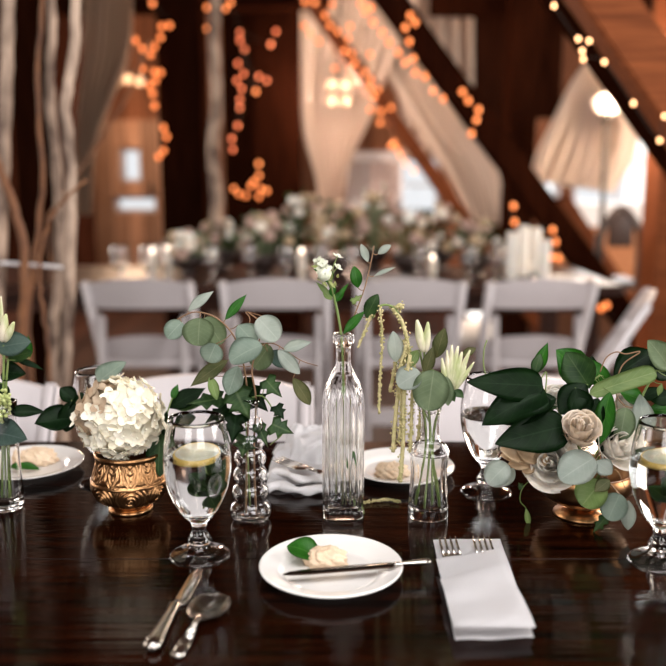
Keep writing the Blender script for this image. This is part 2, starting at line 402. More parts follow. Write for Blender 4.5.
for h, pw in zip(FH, (48, 68)): arealight('daylight_front', ((h[0] + h[1]) / 2, YF + .08, (h[2] + h[3]) / 2), (PI / 2, 0, 0), h[1] - h[0], h[3] - h[2], pw, (1, .96, .94))
a, b, c, d = ADDED_SKYLIGHT; arealight('added_top_light', ((a + b) / 2, (c + d) / 2, ZC - .02), (0, 0, 0), b - a, d - c, 90, (1, .97, .96))  # added fill from above for table, napkin and plates
a, b, c, d = backwins[5]; arealight('daylight_back', ((a + b) / 2, YB - .06, (c + d) / 2), (-PI / 2, 0, 0), b - a, d - c, 22, (1, .97, .95))
w = bpy.data.worlds.new('overcast'); sc.world = w; w.use_nodes = True
w.node_tree.nodes['Background'].inputs[0].default_value = (.95, .97, 1, 1); w.node_tree.nodes['Background'].inputs[1].default_value = .62

# ------------------------------------------------------------------ timber frame of the barn
def timber(name, label, a, b, w, h, m, cat='timber', group=None, up=True):
    d = b - a; a0_ = a.copy(); b = b - d * (b.z / d.z)
    if up: a = a0_ + d * ((ZC - .02 - a0_.z) / d.z)
    bm = bmesh.new(); beam(bm, a, b, w, h, .01); o = link(name, bm, m, None, False); return tag(o, label, cat, group)
def beamx(name, label, a, b, w, h, m):
    bm = bmesh.new(); beam(bm, a, b, w, h, .01); return tag(link(name, bm, m, None, False), label, 'beam')
def post(u0, u1, Y, m, label, ztop=ZC):
    a = W(u0, 250, Y); b = W(u1, 250, Y); bm = bmesh.new(); box(bm, (a.x, Y, 0), (b.x, Y + .25, ztop), .01)
    return tag(link('wooden_post', bm, m, None, False), label, 'post')
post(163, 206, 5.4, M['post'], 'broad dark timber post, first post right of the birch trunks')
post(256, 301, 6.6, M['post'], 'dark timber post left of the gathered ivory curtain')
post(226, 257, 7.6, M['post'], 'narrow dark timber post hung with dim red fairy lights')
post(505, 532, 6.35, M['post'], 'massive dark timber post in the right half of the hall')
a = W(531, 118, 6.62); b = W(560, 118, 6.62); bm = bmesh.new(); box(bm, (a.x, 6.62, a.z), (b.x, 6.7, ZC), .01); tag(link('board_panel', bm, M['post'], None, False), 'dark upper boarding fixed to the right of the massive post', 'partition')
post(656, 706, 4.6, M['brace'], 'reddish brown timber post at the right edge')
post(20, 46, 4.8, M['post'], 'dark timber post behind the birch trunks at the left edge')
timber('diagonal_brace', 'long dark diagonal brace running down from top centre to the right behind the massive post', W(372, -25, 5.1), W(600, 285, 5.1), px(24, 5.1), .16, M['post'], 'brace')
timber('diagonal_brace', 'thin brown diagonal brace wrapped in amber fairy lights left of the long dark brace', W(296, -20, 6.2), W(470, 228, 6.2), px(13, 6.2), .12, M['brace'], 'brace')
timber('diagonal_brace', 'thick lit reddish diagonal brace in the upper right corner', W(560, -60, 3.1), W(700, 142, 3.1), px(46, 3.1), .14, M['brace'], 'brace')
timber('diagonal_brace', 'added dark timber for the shaded underside of the lit reddish brace', W(545, -30, 3.3), W(690, 176, 3.3), px(24, 3.3), .2, M['post'], 'brace')  # separate dark timber added as the shaded underside of the brace above
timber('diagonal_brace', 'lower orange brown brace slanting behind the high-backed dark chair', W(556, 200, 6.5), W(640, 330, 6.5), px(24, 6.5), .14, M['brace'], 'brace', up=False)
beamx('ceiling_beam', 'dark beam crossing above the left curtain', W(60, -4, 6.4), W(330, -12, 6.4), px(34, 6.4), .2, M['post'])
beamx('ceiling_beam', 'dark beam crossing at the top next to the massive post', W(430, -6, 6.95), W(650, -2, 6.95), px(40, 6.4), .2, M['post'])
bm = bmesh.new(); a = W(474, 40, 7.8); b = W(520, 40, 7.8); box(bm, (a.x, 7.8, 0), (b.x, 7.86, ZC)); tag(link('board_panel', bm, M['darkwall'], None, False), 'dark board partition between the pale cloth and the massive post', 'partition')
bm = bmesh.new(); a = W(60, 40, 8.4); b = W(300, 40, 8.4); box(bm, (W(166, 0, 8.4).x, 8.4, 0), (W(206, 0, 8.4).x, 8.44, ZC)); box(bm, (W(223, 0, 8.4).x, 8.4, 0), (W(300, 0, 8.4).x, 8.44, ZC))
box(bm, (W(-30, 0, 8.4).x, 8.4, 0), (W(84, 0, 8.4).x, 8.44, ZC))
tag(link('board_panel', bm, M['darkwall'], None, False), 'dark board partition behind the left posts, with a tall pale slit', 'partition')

def drape(label, left, right, Y, folds, amp=.05, cat='curtain', m='fabric'):
    """hanging cloth between a left and a right edge curve given as points (u, v)"""
    L = smoothpts([W(u, v, Y) for u, v in left], 6); R = smoothpts([W(u, v, Y) for u, v in right], 6)
    n = min(len(L), len(R)); L = L[:n]; R = R[:n]; N = folds * 8; bm = bmesh.new(); g = []
    for i in range(n):
        row = []; wd = (R[i] - L[i]).length
        for j in range(N + 1):
            t = j / N; p = L[i].lerp(R[i], t); a_ = min(amp, wd * .3)
            p = p + Vector((0, a_ * math.sin(2 * PI * folds * t + .6 * math.sin(i * .2)) + a_ * .4 * math.sin(5 * t * folds + i * .1), 0)); row.append(bm.verts.new(p))
        g.append(row)
    for A, B in zip(g, g[1:]):
        for j in range(N): bm.faces.new((A[j], A[j + 1], B[j + 1], B[j]))
    bmesh.ops.solidify(bm, geom=list(bm.faces), thickness=.004)
    return tag(link('curtain', bm, M[m]), label, cat)
drape('ivory curtain gathered to a tail beside the dark timber post', [(300, -40), (300, 60), (303, 130), (316, 180), (322, 235)], [(440, -40), (398, 50), (372, 115), (350, 165), (338, 235)], 7.0, 7)
drape('pale flat cloth panel hanging above the long dark brace', [(388, -40), (392, 20), (396, 80), (400, 120), (404, 160)], [(474, -40), (474, 20), (474, 80), (474, 120), (474, 160)], 7.72, 6)
drape('pale cloth swept down between the two long diagonal braces', [(368, 40), (395, 90), (425, 140), (450, 180), (470, 225)], [(420, 40), (452, 90), (478, 130), (498, 170), (506, 225)], 7.3, 5)
drape('ivory cloth swagged like a tent behind the standing lamp', [(588, 58), (572, 85), (552, 125), (536, 155), (529, 180)], [(596, 58), (616, 88), (634, 120), (632, 155), (610, 192)], 5.6, 7, .07)
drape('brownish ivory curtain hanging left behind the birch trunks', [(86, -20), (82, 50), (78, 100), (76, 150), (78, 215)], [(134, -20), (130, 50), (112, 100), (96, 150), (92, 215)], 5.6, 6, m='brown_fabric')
drape('small pale cloth at the upper right corner behind the lit brace', [(640, 30), (642, 42), (644, 55), (646, 66), (650, 80)], [(700, 30), (700, 42), (700, 55), (700, 66), (700, 80)], 7.6, 4)

# railing beyond the flowers
a = W(318, 190, 7.6); b = W(402, 190, 7.6); zt = W(350, 156, 7.6).z; zb = W(350, 205, 7.6).z
rt = thing('white_railing', 'white slatted railing far behind the centrepieces below the orange wall', 'railing', ((a.x + b.x) / 2, 7.6, 0))
for z in (zt, zb):
    bm = bmesh.new(); box(bm, (a.x, 7.57, z - .04), (b.x, 7.63, z + .04), .01); link('rail', bm, M['chair'], rt, False)
n = 9
for i in range(n):
    x = a.x + (b.x - a.x) * (i + .5) / n; bm = bmesh.new(); box(bm, (x - .018, 7.585, zb + .04), (x + .018, 7.615, zt - .04)); link('baluster', bm, M['chair'], rt, False)
for x in (a.x + .03, b.x - .03):
    bm = bmesh.new(); box(bm, (x - .03, 7.57, 0), (x + .03, 7.63, zt - .04)); link('railing_post', bm, M['chair'], rt, False)
# sideboard with pale top under right window
a = W(556, 215, 7.8); b = W(662, 215, 7.8); z1 = W(600, 204, 7.8).z
rt = thing('sideboard', 'orange wooden sideboard with pale cloth top under the right window', 'sideboard', ((a.x + b.x) / 2, 8.1, 0))
bm = bmesh.new(); box(bm, (a.x + .03, 7.84, 0), (b.x - .03, 8.5, z1 - .2)); link('body', bm, mat('orange wood', (.42, .15, .05), .5, c2=(.5, .2, .08), nscale=8, stretch=(8, 8, 1)), rt, False)
bm = bmesh.new(); box(bm, (a.x, 7.8, z1 - .2), (b.x, 8.52, z1), .01); link('cloth_top', bm, M['linen'], rt, False)

# ------------------------------------------------------------------ fairy lights
def strand(label, pts, Y, m, rb=.013):
    P = [W(u, v, Y) for u, v in pts]; rt = thing('string_lights', label, 'fairy lights', P[0], 'fairy lights wound round the barn timbers')
    bm = bmesh.new(); tube(bm, smoothpts(P, 3), .002, 5); link('cable', bm, M['cable'], rt)
    bm = bmesh.new(); ball(bm, (0, 0, 0), rb, 2, (1, 1, 1.3)); me = None
    for p in P:
        if me is None:
            o = link('bulb', bm, M[m]); me = o.data
        else: o = bpy.data.objects.new('bulb', me); col.objects.link(o)
        o.parent = rt; o.location = p + Vector((0, -.015, -.005)) - rt.location
    return rt
strand('amber fairy lights hanging down the left side of the broad dark post', [(153, 3), (170, 25), (162, 26), (161, 37), (155, 46), (151, 54), (143, 48), (136, 40), (143, 68), (155, 71), (161, 72), (156, 80), (150, 85), (153, 93), (155, 105), (164, 127), (167, 136), (164, 150), (159, 156)], 5.3, 'amber')
strand('dim red fairy lights cascading down the narrow dark post', [(276, 31), (271, 44), (240, 32), (240, 40), (245, 49), (238, 63), (244, 73), (237, 80), (242, 88), (259, 76), (267, 80), (240, 99), (240, 107), (238, 125), (232, 138), (233, 149)], 6.5, 'red')
strand('amber fairy lights curled above the far centrepieces', [(259, 163), (259, 175), (254, 181), (251, 185), (261, 188), (267, 190), (259, 196), (246, 195), (239, 193), (234, 188)], 6.3, 'amber')
strand('few amber fairy lights at the top beside the broad dark post', [(207, 7), (206, 28), (226, 8), (231, 2), (256, 91)], 6.0, 'amber')
strand('dense amber fairy lights wound round the thin brown brace', [(305, 1), (315, 2), (304, 25), (310, 33), (319, 41), (325, 15), (330, 25), (338, 31), (332, 4), (350, 26), (348, 38), (345, 50), (352, 53), (335, 68), (355, 63), (370, 54), (365, 71), (371, 79), (370, 87), (378, 89), (374, 96), (370, 109), (380, 122), (381, 111), (391, 107), (394, 142), (398, 149), (391, 145), (401, 155), (406, 163), (414, 170)], 6.0, 'amber')
strand('amber fairy lights along the long dark brace', [(361, 3), (365, 11), (371, 7), (373, 22), (382, 32), (389, 42), (398, 52), (410, 15), (415, 22), (405, 27), (409, 41), (413, 58), (405, 62), (415, 72), (425, 76), (433, 90), (443, 98), (462, 91), (468, 100), (478, 109), (476, 119), (471, 133)], 4.9, 'amber')
strand('orange fairy lights low on the long dark brace beside the massive post', [(513, 205), (514, 221), (552, 229), (555, 241), (551, 256), (558, 257)], 4.9, 'amber')
strand('small warm white fairy lights under the lit reddish brace', [(553, 5), (577, 38), (588, 40), (581, 50), (582, 58), (603, 61), (632, 102), (658, 139), (663, 115)], 2.95, 'warm', .006)
strand('three orange fairy lights hanging low beside the side-on folding chair', [(600, 307), (606, 304), (617, 328)], 4.6, 'amber')
# chandelier with four globes, and two globe bulbs on the left
def globes(name, label, cat, pts, Y, rb, m='lamp', top=ZC):
    P = [W(u, v, Y) for u, v in pts]; c = sum(P, Vector()) / len(P); rt = thing(name, label, cat, (c.x, c.y, top))
    bm = bmesh.new(); tube(bm, [(c.x, c.y, top), (c.x, c.y, max(p.z for p in P) + .05)], .006, 6)
    for p in P: tube(bm, smoothpts([(c.x, c.y, max(q.z for q in P) + .05), p + Vector((0, 0, rb + .02)), p + Vector((0, 0, rb * .7))], 4), .005, 6)
    link('frame', bm, M['black'], rt)
    for p in P: bm = bmesh.new(); ball(bm, p, rb, 2); link('globe', bm, M[m], rt)
M['globe'] = mat('glowing globe', (.16, .11, .07), .6, emit=(1, .60, .38), es=.55, spec=.1)
globes('chandelier', 'small chandelier with four glowing globes in front of the gathered curtain', 'chandelier', [(332, 84), (347, 84), (332, 101), (346, 101)], 6.6, .04, 'globe')
globes('pendant_lamp', 'pendant with three pale glowing globes before the left curtain', 'pendant lamp', [(117, 81), (128, 79), (140, 81)], 7.9, .042, 'globe')
# standing lamp
p = W(608, 104, 5.2); rt = thing('standing_lamp', 'tall dark standing lamp with glowing shade before the tent-like cloth', 'lamp', (p.x, 5.2, 0))
bm = bmesh.new(); lathe(bm, [(0, 0), (.15, 0), (.15, .02), (.03, .035), (0, .035)], 24); local('base', bm, M['black'], rt)
bm = bmesh.new(); tube(bm, [(0, 0, .03), (0, 0, p.z - .09)], .016, 8); local('pole', bm, M['black'], rt)
bm = bmesh.new(); lathe(bm, sp([(0, p.z - .06), (.05, p.z - .05), (.085, p.z), (.065, p.z + .045), (0, p.z + .07)]), 24); local('lamp_shade', bm, M['lamp'], rt)
bm = bmesh.new(); lathe(bm, [(0, p.z - .1), (.03, p.z - .1), (.05, p.z - .055), (0, p.z - .055)], 16); local('lamp_holder', bm, M['black'], rt)
def pointl(name, loc, e, c, r=.1):
    l = bpy.data.lights.new(name, 'POINT'); l.energy = e; l.color = c; l.shadow_soft_size = r
    o = bpy.data.objects.new(name, l); col.objects.link(o); o.location = loc
pointl('lamp_light', (p.x, 4.95, p.z), 46, (1, .74, .52))
q = W(340, 92, 6.3); pointl('chandelier_light', q, 52, (1, .71, .54))
q = W(128, 84, 7.6); pointl('pendant_light', q, 42, (1, .66, .42))

# ------------------------------------------------------------------ birch trunks and branches
def trunk(label, pts, r, m='bark', name='birch_trunk', Y=2.5, cat='tree trunk'):
    P = smoothpts([W(u, v, Y + (d[0] if d else 0)) for u, v, *d in pts], 6)
    if P[0].z > .3: P = [Vector((P[0].x, P[0].y, 0))] + P
    if P[-1].z > 2 and P[-1].z < ZC: P.append(Vector((P[-1].x, P[-1].y, ZC - .25)))
    bm = bmesh.new(); n = len(P)
    tube(bm, [p + Vector((random.uniform(-.003, .003), random.uniform(-.003, .003), 0)) for p in P], [r * (1.1 - .3 * i / n) * random.uniform(.93, 1.07) for i in range(n)], 12)
    return tag(link(name, bm, M[m]), label, cat)
trunk('pale birch trunk at the far left edge of the hall', [(-6, 420), (-3, 300), (2, 200), (6, 100), (8, 0), (6, -60)], .021, Y=2.6)
trunk('tallest pale birch trunk just left of the leftmost far folding chair', [(62, 440), (66, 350), (70, 260), (72, 180), (66, 110), (74, 50), (78, -50)], .017, Y=2.5)
trunk('knotty birch trunk standing behind the tallest birch trunk', [(50, 420), (54, 330), (60, 240), (56, 160), (50, 90), (52, 30), (48, -50)], .016, Y=2.8)
trunk('distant pale birch trunk standing just right of the broad dark post', [(216, 330), (214, 260), (217, 200), (213, 150), (217, 100), (214, 40), (218, -20)], .034, Y=4.93)
trunk('crooked orange-brown branch left of the birch trunks', [(16, 420), (20, 340), (25, 260), (12, 200), (-4, 160), (-20, 120)], .013, 'twig', 'branch', 2.5, 'branch')
trunk('thin brown branch between the left post and the birches', [(38, 430), (28, 330), (36, 250), (42, 180), (38, 80), (44, -20)], .008, 'twig', 'branch', 2.7, 'branch')
trunk('thin dark twig leaning across the left curtain', [(48, 216), (80, 170), (112, 120), (134, 84), (150, 40)], .006, 'twig', 'branch', 3.4, 'branch')
trunk('thin arching branch crossing the birch trunks near the table', [(52, 400), (46, 330), (40, 290), (44, 240), (56, 210), (86, 180)], .005, 'twig', 'branch', 2.35, 'branch')

bm = bmesh.new(); tube(bm, smoothpts([W(-30, 262, 2.58), W(20, 264, 2.58), W(69, 268, 2.53)], 4), .0055, 8)
tag(link('rope', bm, M['linen']), 'thin pale rope tied level between the birch trunks at the left edge', 'rope')
# ------------------------------------------------------------------ white folding chairs
def make_chair(label, group):
    rt = thing('folding_chair', label, 'chair', (0, 0, 0), group); m = M['chair']; w = .2
    def onp(z): return -.25 + (.80 - z) / .80 * .47        # the sloping front-leg frame
    for s in (-1, 1):
        bm = bmesh.new(); beam(bm, (s * w, onp(.80), .80), (s * w, onp(.0), .0), .034, .034, .008); local('leg', bm, m, rt)
        bm = bmesh.new(); beam(bm, (s * (w - .036), onp(.66) - .0, .66), (s * (w - .036), -.24, 0), .028, .03, .008); local('leg', bm, m, rt)
    for nm, z0, z1 in (('top_slat', .69, .79), ('lower_slat', .455, .54)):
        bm = bmesh.new(); g = []
        for i in range(13):
            x = -w + 2 * w * i / 12; c = .02 * (1 - (x / w) ** 2); arch = .026 * (1 - (x / w) ** 2)
            g.append([bm.verts.new((x, onp(z) + dy - c, z + (arch if z == z1 else 0))) for z, dy in ((z0, -.009), (z1, -.009), (z1, .009), (z0, .009))])
        for A, B in zip(g, g[1:]):
            for k in range(4): bm.faces.new((A[k], A[(k + 1) % 4], B[(k + 1) % 4], B[k]))
        bm.faces.new(g[0]); bm.faces.new(g[-1][::-1]); bmesh.ops.recalc_face_normals(bm, faces=bm.faces)
        local(nm, bm, m, rt, False)
    bm = bmesh.new(); box(bm, (-w + .02, -.07, .42), (w - .02, .27, .455), .012); local('seat', bm, m, rt)
    bm = bmesh.new(); box(bm, (-w + .02, onp(.18) - .012, .165), (w - .02, onp(.18) + .012, .20), .005); local('crossbar', bm, m, rt)
    bm = bmesh.new(); box(bm, (-w + .05, -.235, .22), (w - .05, -.205, .27), .005); local('crossbar', bm, m, rt)
    return rt
g1 = 'white folding chairs along the near side of the far table'
ch = make_chair('white folding chair at the far table, just right of the birch trunks', g1)
xs = [(137, ''), (275, 'white folding chair at the far table, seen behind the eucalyptus in the bubble vase'),
      (411, 'white folding chair at the far table, seen behind the hanging amaranth'),
      (543, 'white folding chair at the far table, seen above the big dark leaves')]
for i, (u, lb) in enumerate(xs):
    p = W(u, 282, 3.33)
    if i == 0: ch.location = (p.x, 3.58, 0)
    else: dup(ch, (p.x, 3.58, 0), 0, lb)
r_ = dup(ch, (W(650, 290, 2.95).x - .235, 3.04, 0), math.radians(70), 'white folding chair standing side-on at the right, its frame a long diagonal'); del r_['group']
for u, lb in ((-50, 'white folding chair tucked under the far edge of the laid table, behind the left plate'),
              (203, 'white folding chair tucked under the laid table, behind the hydrangea and bubble vase'),
              (508, 'white folding chair tucked under the far edge of the laid table, behind the rose arrangement')):
    p = W(u, 387, 1.66); c_ = dup(ch, (p.x, 1.41, 0), PI, lb); c_['group'] = 'white folding chairs tucked under the laid table'
# dark chair with an arched back
p = W(622, 206, 5.6); rt = thing('arched_chair', 'dark high chair with an arched back standing beyond the side-on folding chair', 'chair', (p.x, 5.6, 0))
bm = bmesh.new(); tube(bm, smoothpts([(-.13, 0, .5), (-.13, 0, .8), (-.09, 0, p.z - .1), (0, 0, p.z - .02), (.09, 0, p.z - .1), (.13, 0, .8), (.13, 0, .5)], 6), .028, 10); local('back_frame', bm, M['darkwood'], rt)
bm = bmesh.new(); box(bm, (-.08, -.015, p.z - .26), (.08, .015, p.z - .05), .01); local('back_panel', bm, M['darkwood'], rt)
bm = bmesh.new(); box(bm, (-.17, -.03, .48), (.17, .34, .53), .02); local('seat', bm, M['darkwood'], rt)
for x in (-.14, .14):
    for y in (0, .3): bm = bmesh.new(); tube(bm, [(x, y, 0), (x * .95, y, .5)], .02, 8); local('leg', bm, M['darkwood'], rt)

# ------------------------------------------------------------------ tables
def table(name, label, x0, x1, y0, y1, m, seams, z=TZ):
    rt = thing(name, label, 'table', ((x0 + x1) / 2, (y0 + y1) / 2, 0)); bm = bmesh.new(); ys = [y0] + seams + [y1]
    for a, b in zip(ys, ys[1:]): box(bm, (x0, a + .0007, z - .042), (x1, b - .0007, z), .0005)
    link('tabletop', bm, m, rt, False)
    for x in (x0 + .12, x1 - .12):
        for y in (y0 + .1, y1 - .1): bm = bmesh.new(); box(bm, (x - .04, y - .04, 0), (x + .04, y + .04, z - .042), .006); link('leg', bm, m, rt, False)
    bm = bmesh.new()
    for y in (y0 + .07, y1 - .07): box(bm, (x0 + .16, y - .012, z - .12), (x1 - .16, y + .012, z - .042))
    link('apron', bm, m, rt, False)
s1 = T(333, 559).y
table('dining_table', 'long dark varnished plank table laid with glasses, flowers and plates', -1.5, 1.5, .42, 1.445, M['table'], [s1 - .25, s1, s1 + .25])
table('dining_table', 'far long wooden table crowded with blurred flowers behind the white chairs', -2.2, W(602, 272, 3.9).x, 3.62, 4.45, M['tablefar'], [3.8, 4.0, 4.2])

# ------------------------------------------------------------------ things on the far table
FB = [0]
def far_bouquet(u, v, label, r=.115, mats=('whitef', 'rose', 'sage'), first=[None]):
    """loose low centrepiece: bowl, foliage, blooms"""
    Y = 4.28 if FB[0] % 2 else 3.98; FB[0] += 1; p = W(u, v, Y); x = p.x; top = p.z
    rt = thing('flower_centrepiece', label, 'flowers', (x, Y, TZ), 'centrepieces along the far table')
    h = max(top - TZ, .12) * random.uniform(.9, 1.25)
    bm = bmesh.new(); lathe(bm, sp([(0, 0), (.05, 0), (.03, .02), (.07, .06), (.075, .1)]) + [(.07, .1), (0, .09)], 20); local('bowl', bm, M['darkwood'], rt)
    bm = bmesh.new()
    for k in range(110):
        a = random.uniform(0, 2 * PI); e = random.uniform(-.55, 1.4); rr = r * random.uniform(.5, 1.15)
        c = Vector((math.cos(a) * math.cos(e) * rr, math.sin(a) * math.cos(e) * rr, .09 + max(0, h - .1) * .45 + math.sin(e) * rr * .9 * max(.6, h / .25)))
        d = Vector((math.cos(a), math.sin(a), random.uniform(-.3, .8))).normalized() * random.uniform(.02, .045)
        n = Vector((random.uniform(-1, 1), random.uniform(-1, 1), 1)).normalized(); s = d.cross(n).normalized() * .014
        v0, v1, v2, v3 = bm.verts.new(c), bm.verts.new(c + d * .5 + s), bm.verts.new(c + d), bm.verts.new(c + d * .5 - s); bm.faces.new((v0, v1, v2, v3))
    for k in range(14):
        a = random.uniform(0, 2 * PI); rr = r * .5 * random.random(); tube(bm, [(math.cos(a) * .03, math.sin(a) * .03, .06), (math.cos(a) * rr, math.sin(a) * rr, h * .8)], .003, 4)
    lf = local('foliage', bm, M[random.choice(['sage', 'ivy', 'olive', 'dark'])], rt)
    for k in range(20):
        a = random.uniform(0, 2 * PI); e = random.uniform(-.35, 1.4); rr = r * random.uniform(.7, 1.1)
        c = Vector((math.cos(a) * math.cos(e) * rr, math.sin(a) * math.cos(e) * rr, .09 + max(0, h - .1) * .45 + math.sin(e) * rr * .9 * max(.6, h / .25)))
        bm = bmesh.new(); R = random.uniform(.018, .034); ball(bm, (0, 0, 0), R, 2)
        for v_ in bm.verts: v_.co *= 1 + .25 * math.sin(v_.co.x * 220) * math.sin(v_.co.y * 190 + k) * math.sin(v_.co.z * 170)
        o = local('bloom', bm, M[random.choice(mats)], rt); o.location = c
    return rt
fl = [(188, 236, 'low blurred centrepiece at the left end of the far flower row'), (222, 226, 'blurred white centrepiece beneath the curl of amber fairy lights'),
      (262, 214, 'blurred centrepiece left of the gathered curtain tail'), (300, 208, 'blurred full centrepiece right under the gathered curtain tail'),
      (338, 200, 'blurred tall centrepiece behind the white bottle flower'), (374, 202, 'blurred leafy centrepiece in front of the white railing'),
      (408, 206, 'blurred white centrepiece below the thin brown brace'), (440, 212, 'blurred white and peach centrepiece right of the railing'),
      (476, 232, 'low blurred centrepiece at the right end of the far flower row')]
for u, v, lb in fl: far_bouquet(u, v, lb, mats=('whitef', 'rose', 'tanpetal', 'tanpetal', 'tan', 'dusty', 'dusty', 'dusty'))
def small_goblet_mesh():
    bm = bmesh.new(); lathe(bm, sp([(0, .0), (.034, .002), (.010, .010), (.007, .04), (.012, .052), (.033, .08), (.038, .12), (.033, .165)]) + sp([(.031, .165), (.036, .12), (.031, .082), (.008, .058), (0, .056)]), 24); return bm
g0 = None
names = [(148, 256), (165, 252), (212, 258), (250, 262), (286, 262), (322, 262), (352, 264), (420, 262), (470, 262), (497, 262), (120, 262)]
for i, (u, v) in enumerate(names):
    p = T(u, v + 14, TZ); Y = 3.70 + (i % 2) * .07; p = W(u, v, Y)
    if g0 is None: g0 = link('goblet', small_goblet_mesh(), M['glass']); o = g0
    else: o = g0.copy(); col.objects.link(o)
    o.location = (p.x, Y, TZ); tag(o, 'blurred stemmed glass on the near edge of the far table', 'glass', 'stemmed glasses along the far table')
# tall white lit glass pieces at the right of the far table
for i, (u, v, h) in enumerate([(513, 232, .2), (524, 226, .24), (536, 228, .22), (545, 240, .17), (510, 262, .12), (530, 262, .12)]):
    p = W(u, v, 3.8 + .12 * (i % 3)); hh = max(p.z - TZ, .06)
    rt = thing('pillar_candle', 'white pillar candle at the right end of the far table', 'candle', (p.x, 3.8 + .12 * (i % 3), TZ), 'pillar candles at the right end of the far table')
    bm = bmesh.new(); lathe(bm, [(0, .006), (.025, .006), (.026, .012), (.026, hh - .004), (.022, hh), (.012, hh - .004), (0, hh - .005)], 24); cd = local('candle', bm, M['whitef'], rt)
    bm = bmesh.new(); tube(bm, [(0, 0, hh - .006), (.001, 0, hh + .008)], .0012, 5); local('wick', bm, M['black'], cd)
    bm = bmesh.new(); lathe(bm, [(0, 0), (.045, 0), (.048, .010), (.045, .010), (.042, .004), (0, .005)], 24); local('glass_dish', bm, M['glass'], rt)
M['glint'] = mat('glass glint glow', (1, .9, .8), .4, emit=(1, .80, .62), es=4.5)  # added glow standing in for highlights on the far glassware
for i, (u, v) in enumerate([(154, 250), (169, 246), (302, 250), (432, 256)]):
    Y = 3.86 + .05 * (i % 2); p = W(u, v, Y); rt = thing('added_glint', 'tiny added glowing stub for a glass glint on the far table', 'candle', (p.x, Y - .03, TZ), 'added glints on the far table')
    hz = max(.04, p.z - TZ)
    bm = bmesh.new(); lathe(bm, [(0, 0), (.020, 0), (.022, hz - .012), (0, hz - .014)], 16); local('candle', bm, M['rose'], rt)
    bm = bmesh.new(); ball(bm, (0, 0, hz), .007, 2, (1, 1, 1.7)); local('glint', bm, M['glint'], rt)
for i, u in enumerate((386, 572)):
    p = W(u, 275, 3.76); bm = bmesh.new(); lathe(bm, sp([(0, 0), (.07, 0), (.115, .012), (.12, .016)]) + sp([(.117, .018), (.07, .006), (0, .005)]), 32)
    o = link('plate', bm, M['china']); o.location = (p.x, 3.78, TZ)
    tag(o, 'white plate lying on the near edge of the far table', 'plate', 'plates on the far table')
# added glowing ball and drum for window light reflected on the floor
p = W(476, 306, 6.2); rt = thing('floor_reflection', 'added white globe for the floor lantern glimpsed under the far table right of the amaranth', 'reflection', (p.x, 6.2, 0))
bm = bmesh.new(); ball(bm, (0, 0, p.z), .085, 3); local('globe', bm, mat('reflection glow', (1, 1, 1), .6, emit=(1, .98, .95), es=1.0), rt)
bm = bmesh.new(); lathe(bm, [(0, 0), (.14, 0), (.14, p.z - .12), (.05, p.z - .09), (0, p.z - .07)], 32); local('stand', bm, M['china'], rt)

# ------------------------------------------------------------------ glassware on the laid table
def seg_lathe_obj(name, prof, m, parent, seg=64, shape=None):
    bm = bmesh.new(); lathe(bm, prof, seg, shape); return local(name, bm, m, parent)
OUT = [(0, 0), (.0335, 0), (.035, .0018), (.033, .0035), (.022, .0065), (.0135, .0115), (.0125, .016), (.0145, .020), (.0125, .0245), (.0095, .030), (.0085, .037), (.0105, .043), (.0145, .047),
       (.0195, .053), (.0275, .066), (.0345, .083), (.0390, .102), (.0400, .118), (.0388, .138), (.0355, .158), (.0325, .172)]
INN = [(.0309, .172), (.0337, .158), (.0368, .138), (.0380, .118), (.0368, .102), (.0322, .083), (.0250, .067), (.0170, .057), (.0090, .0535), (0, .0525)]
def goblet(p, label, water=.128, lemon=True, lrot=0):
    rt = thing('goblet', label, 'goblet', p, 'water goblets on the laid table')
    seg_lathe_obj('glass_body', sp(OUT, 3) + sp(INN, 3), M['glass'], rt, 64)
    pr = [q for q in INN if q[1] < water][::-1]
    pr = [(r + .0002 if r else 0, z) for r, z in pr]
    # waterline radius
    rw = None
    for (r1, z1), (r2, z2) in zip(INN, INN[1:]):
        if z2 <= water <= z1: rw = r2 + (r1 - r2) * (water - z2) / (z1 - z2)
    bm = bmesh.new(); lathe(bm, sp(pr + [(rw + .0002, water)], 3) + [(rw * .6, water), (0, water)], 48)
    o = link('water', bm, M['water']); o.location = p
    tag(o, 'clear water filling the ' + label.split(',')[0], 'water', kind='stuff')
    if lemon:
        lt = thing('lemon_slice', 'lemon slice floating in the ' + label.split(',')[0], 'lemon slice', (p.x, p.y, p.z + water - .003))
        lt.rotation_euler = (math.radians(7), math.radians(-5), lrot)
        bm = bmesh.new(); lathe(bm, [(0, -.0022), (.0258, -.0022), (.0258, .0022), (0, .0022)], 40); o = local('flesh', bm, M['lemon'], lt)
        bm = bmesh.new(); lathe(bm, [(.0258, -.0023), (.0272, -.0021), (.0272, .0021), (.0258, .0023)], 40, closed=True); local('rind', bm, M['rind'], lt)
    return rt
def plant(p, label):  # stem with green leaves set inside the goblet water
    rt = thing('plant_sprig', label, 'plant', p)
    S = smoothpts([p + Vector((.004, 0, .066)), p + Vector((.010, .002, .09)), p + Vector((.006, 0, .118))], 4)
    bm = bmesh.new(); tube(bm, S, .0009, 6); link('stem', bm, M['stem'], rt)
    for b, t in (((.009, 0, .082), (.026, -.006, .108)), ((.009, 0, .088), (-.006, -.010, .110)), ((.009, .002, .08), (.020, -.012, .066)), ((.008, 0, .098), (.018, .010, .120)), ((.009, 0, .09), (.006, -.02, .10)), ((.009, 0, .08), (-.008, .012, .094)), ((.009, 0, .09), (.026, .006, .088))):
        link('leaf', leaf_mesh(p + Vector(b), p + Vector(t), .021, 'oval', wob=.05), M['ivy'], rt)
G1 = T(200, 555); G2 = T(486, 492); G3 = T(659, 561); G4 = T(104, 482)
goblet(G1, 'front left water goblet, standing above the knife and spoon', .130, True, .4)
goblet(G2, 'back water goblet, standing between the milk-bottle vase and dark leaves', .118, False)
goblet(G3, 'front right water goblet, cut by the right edge', .130, True, -.5)
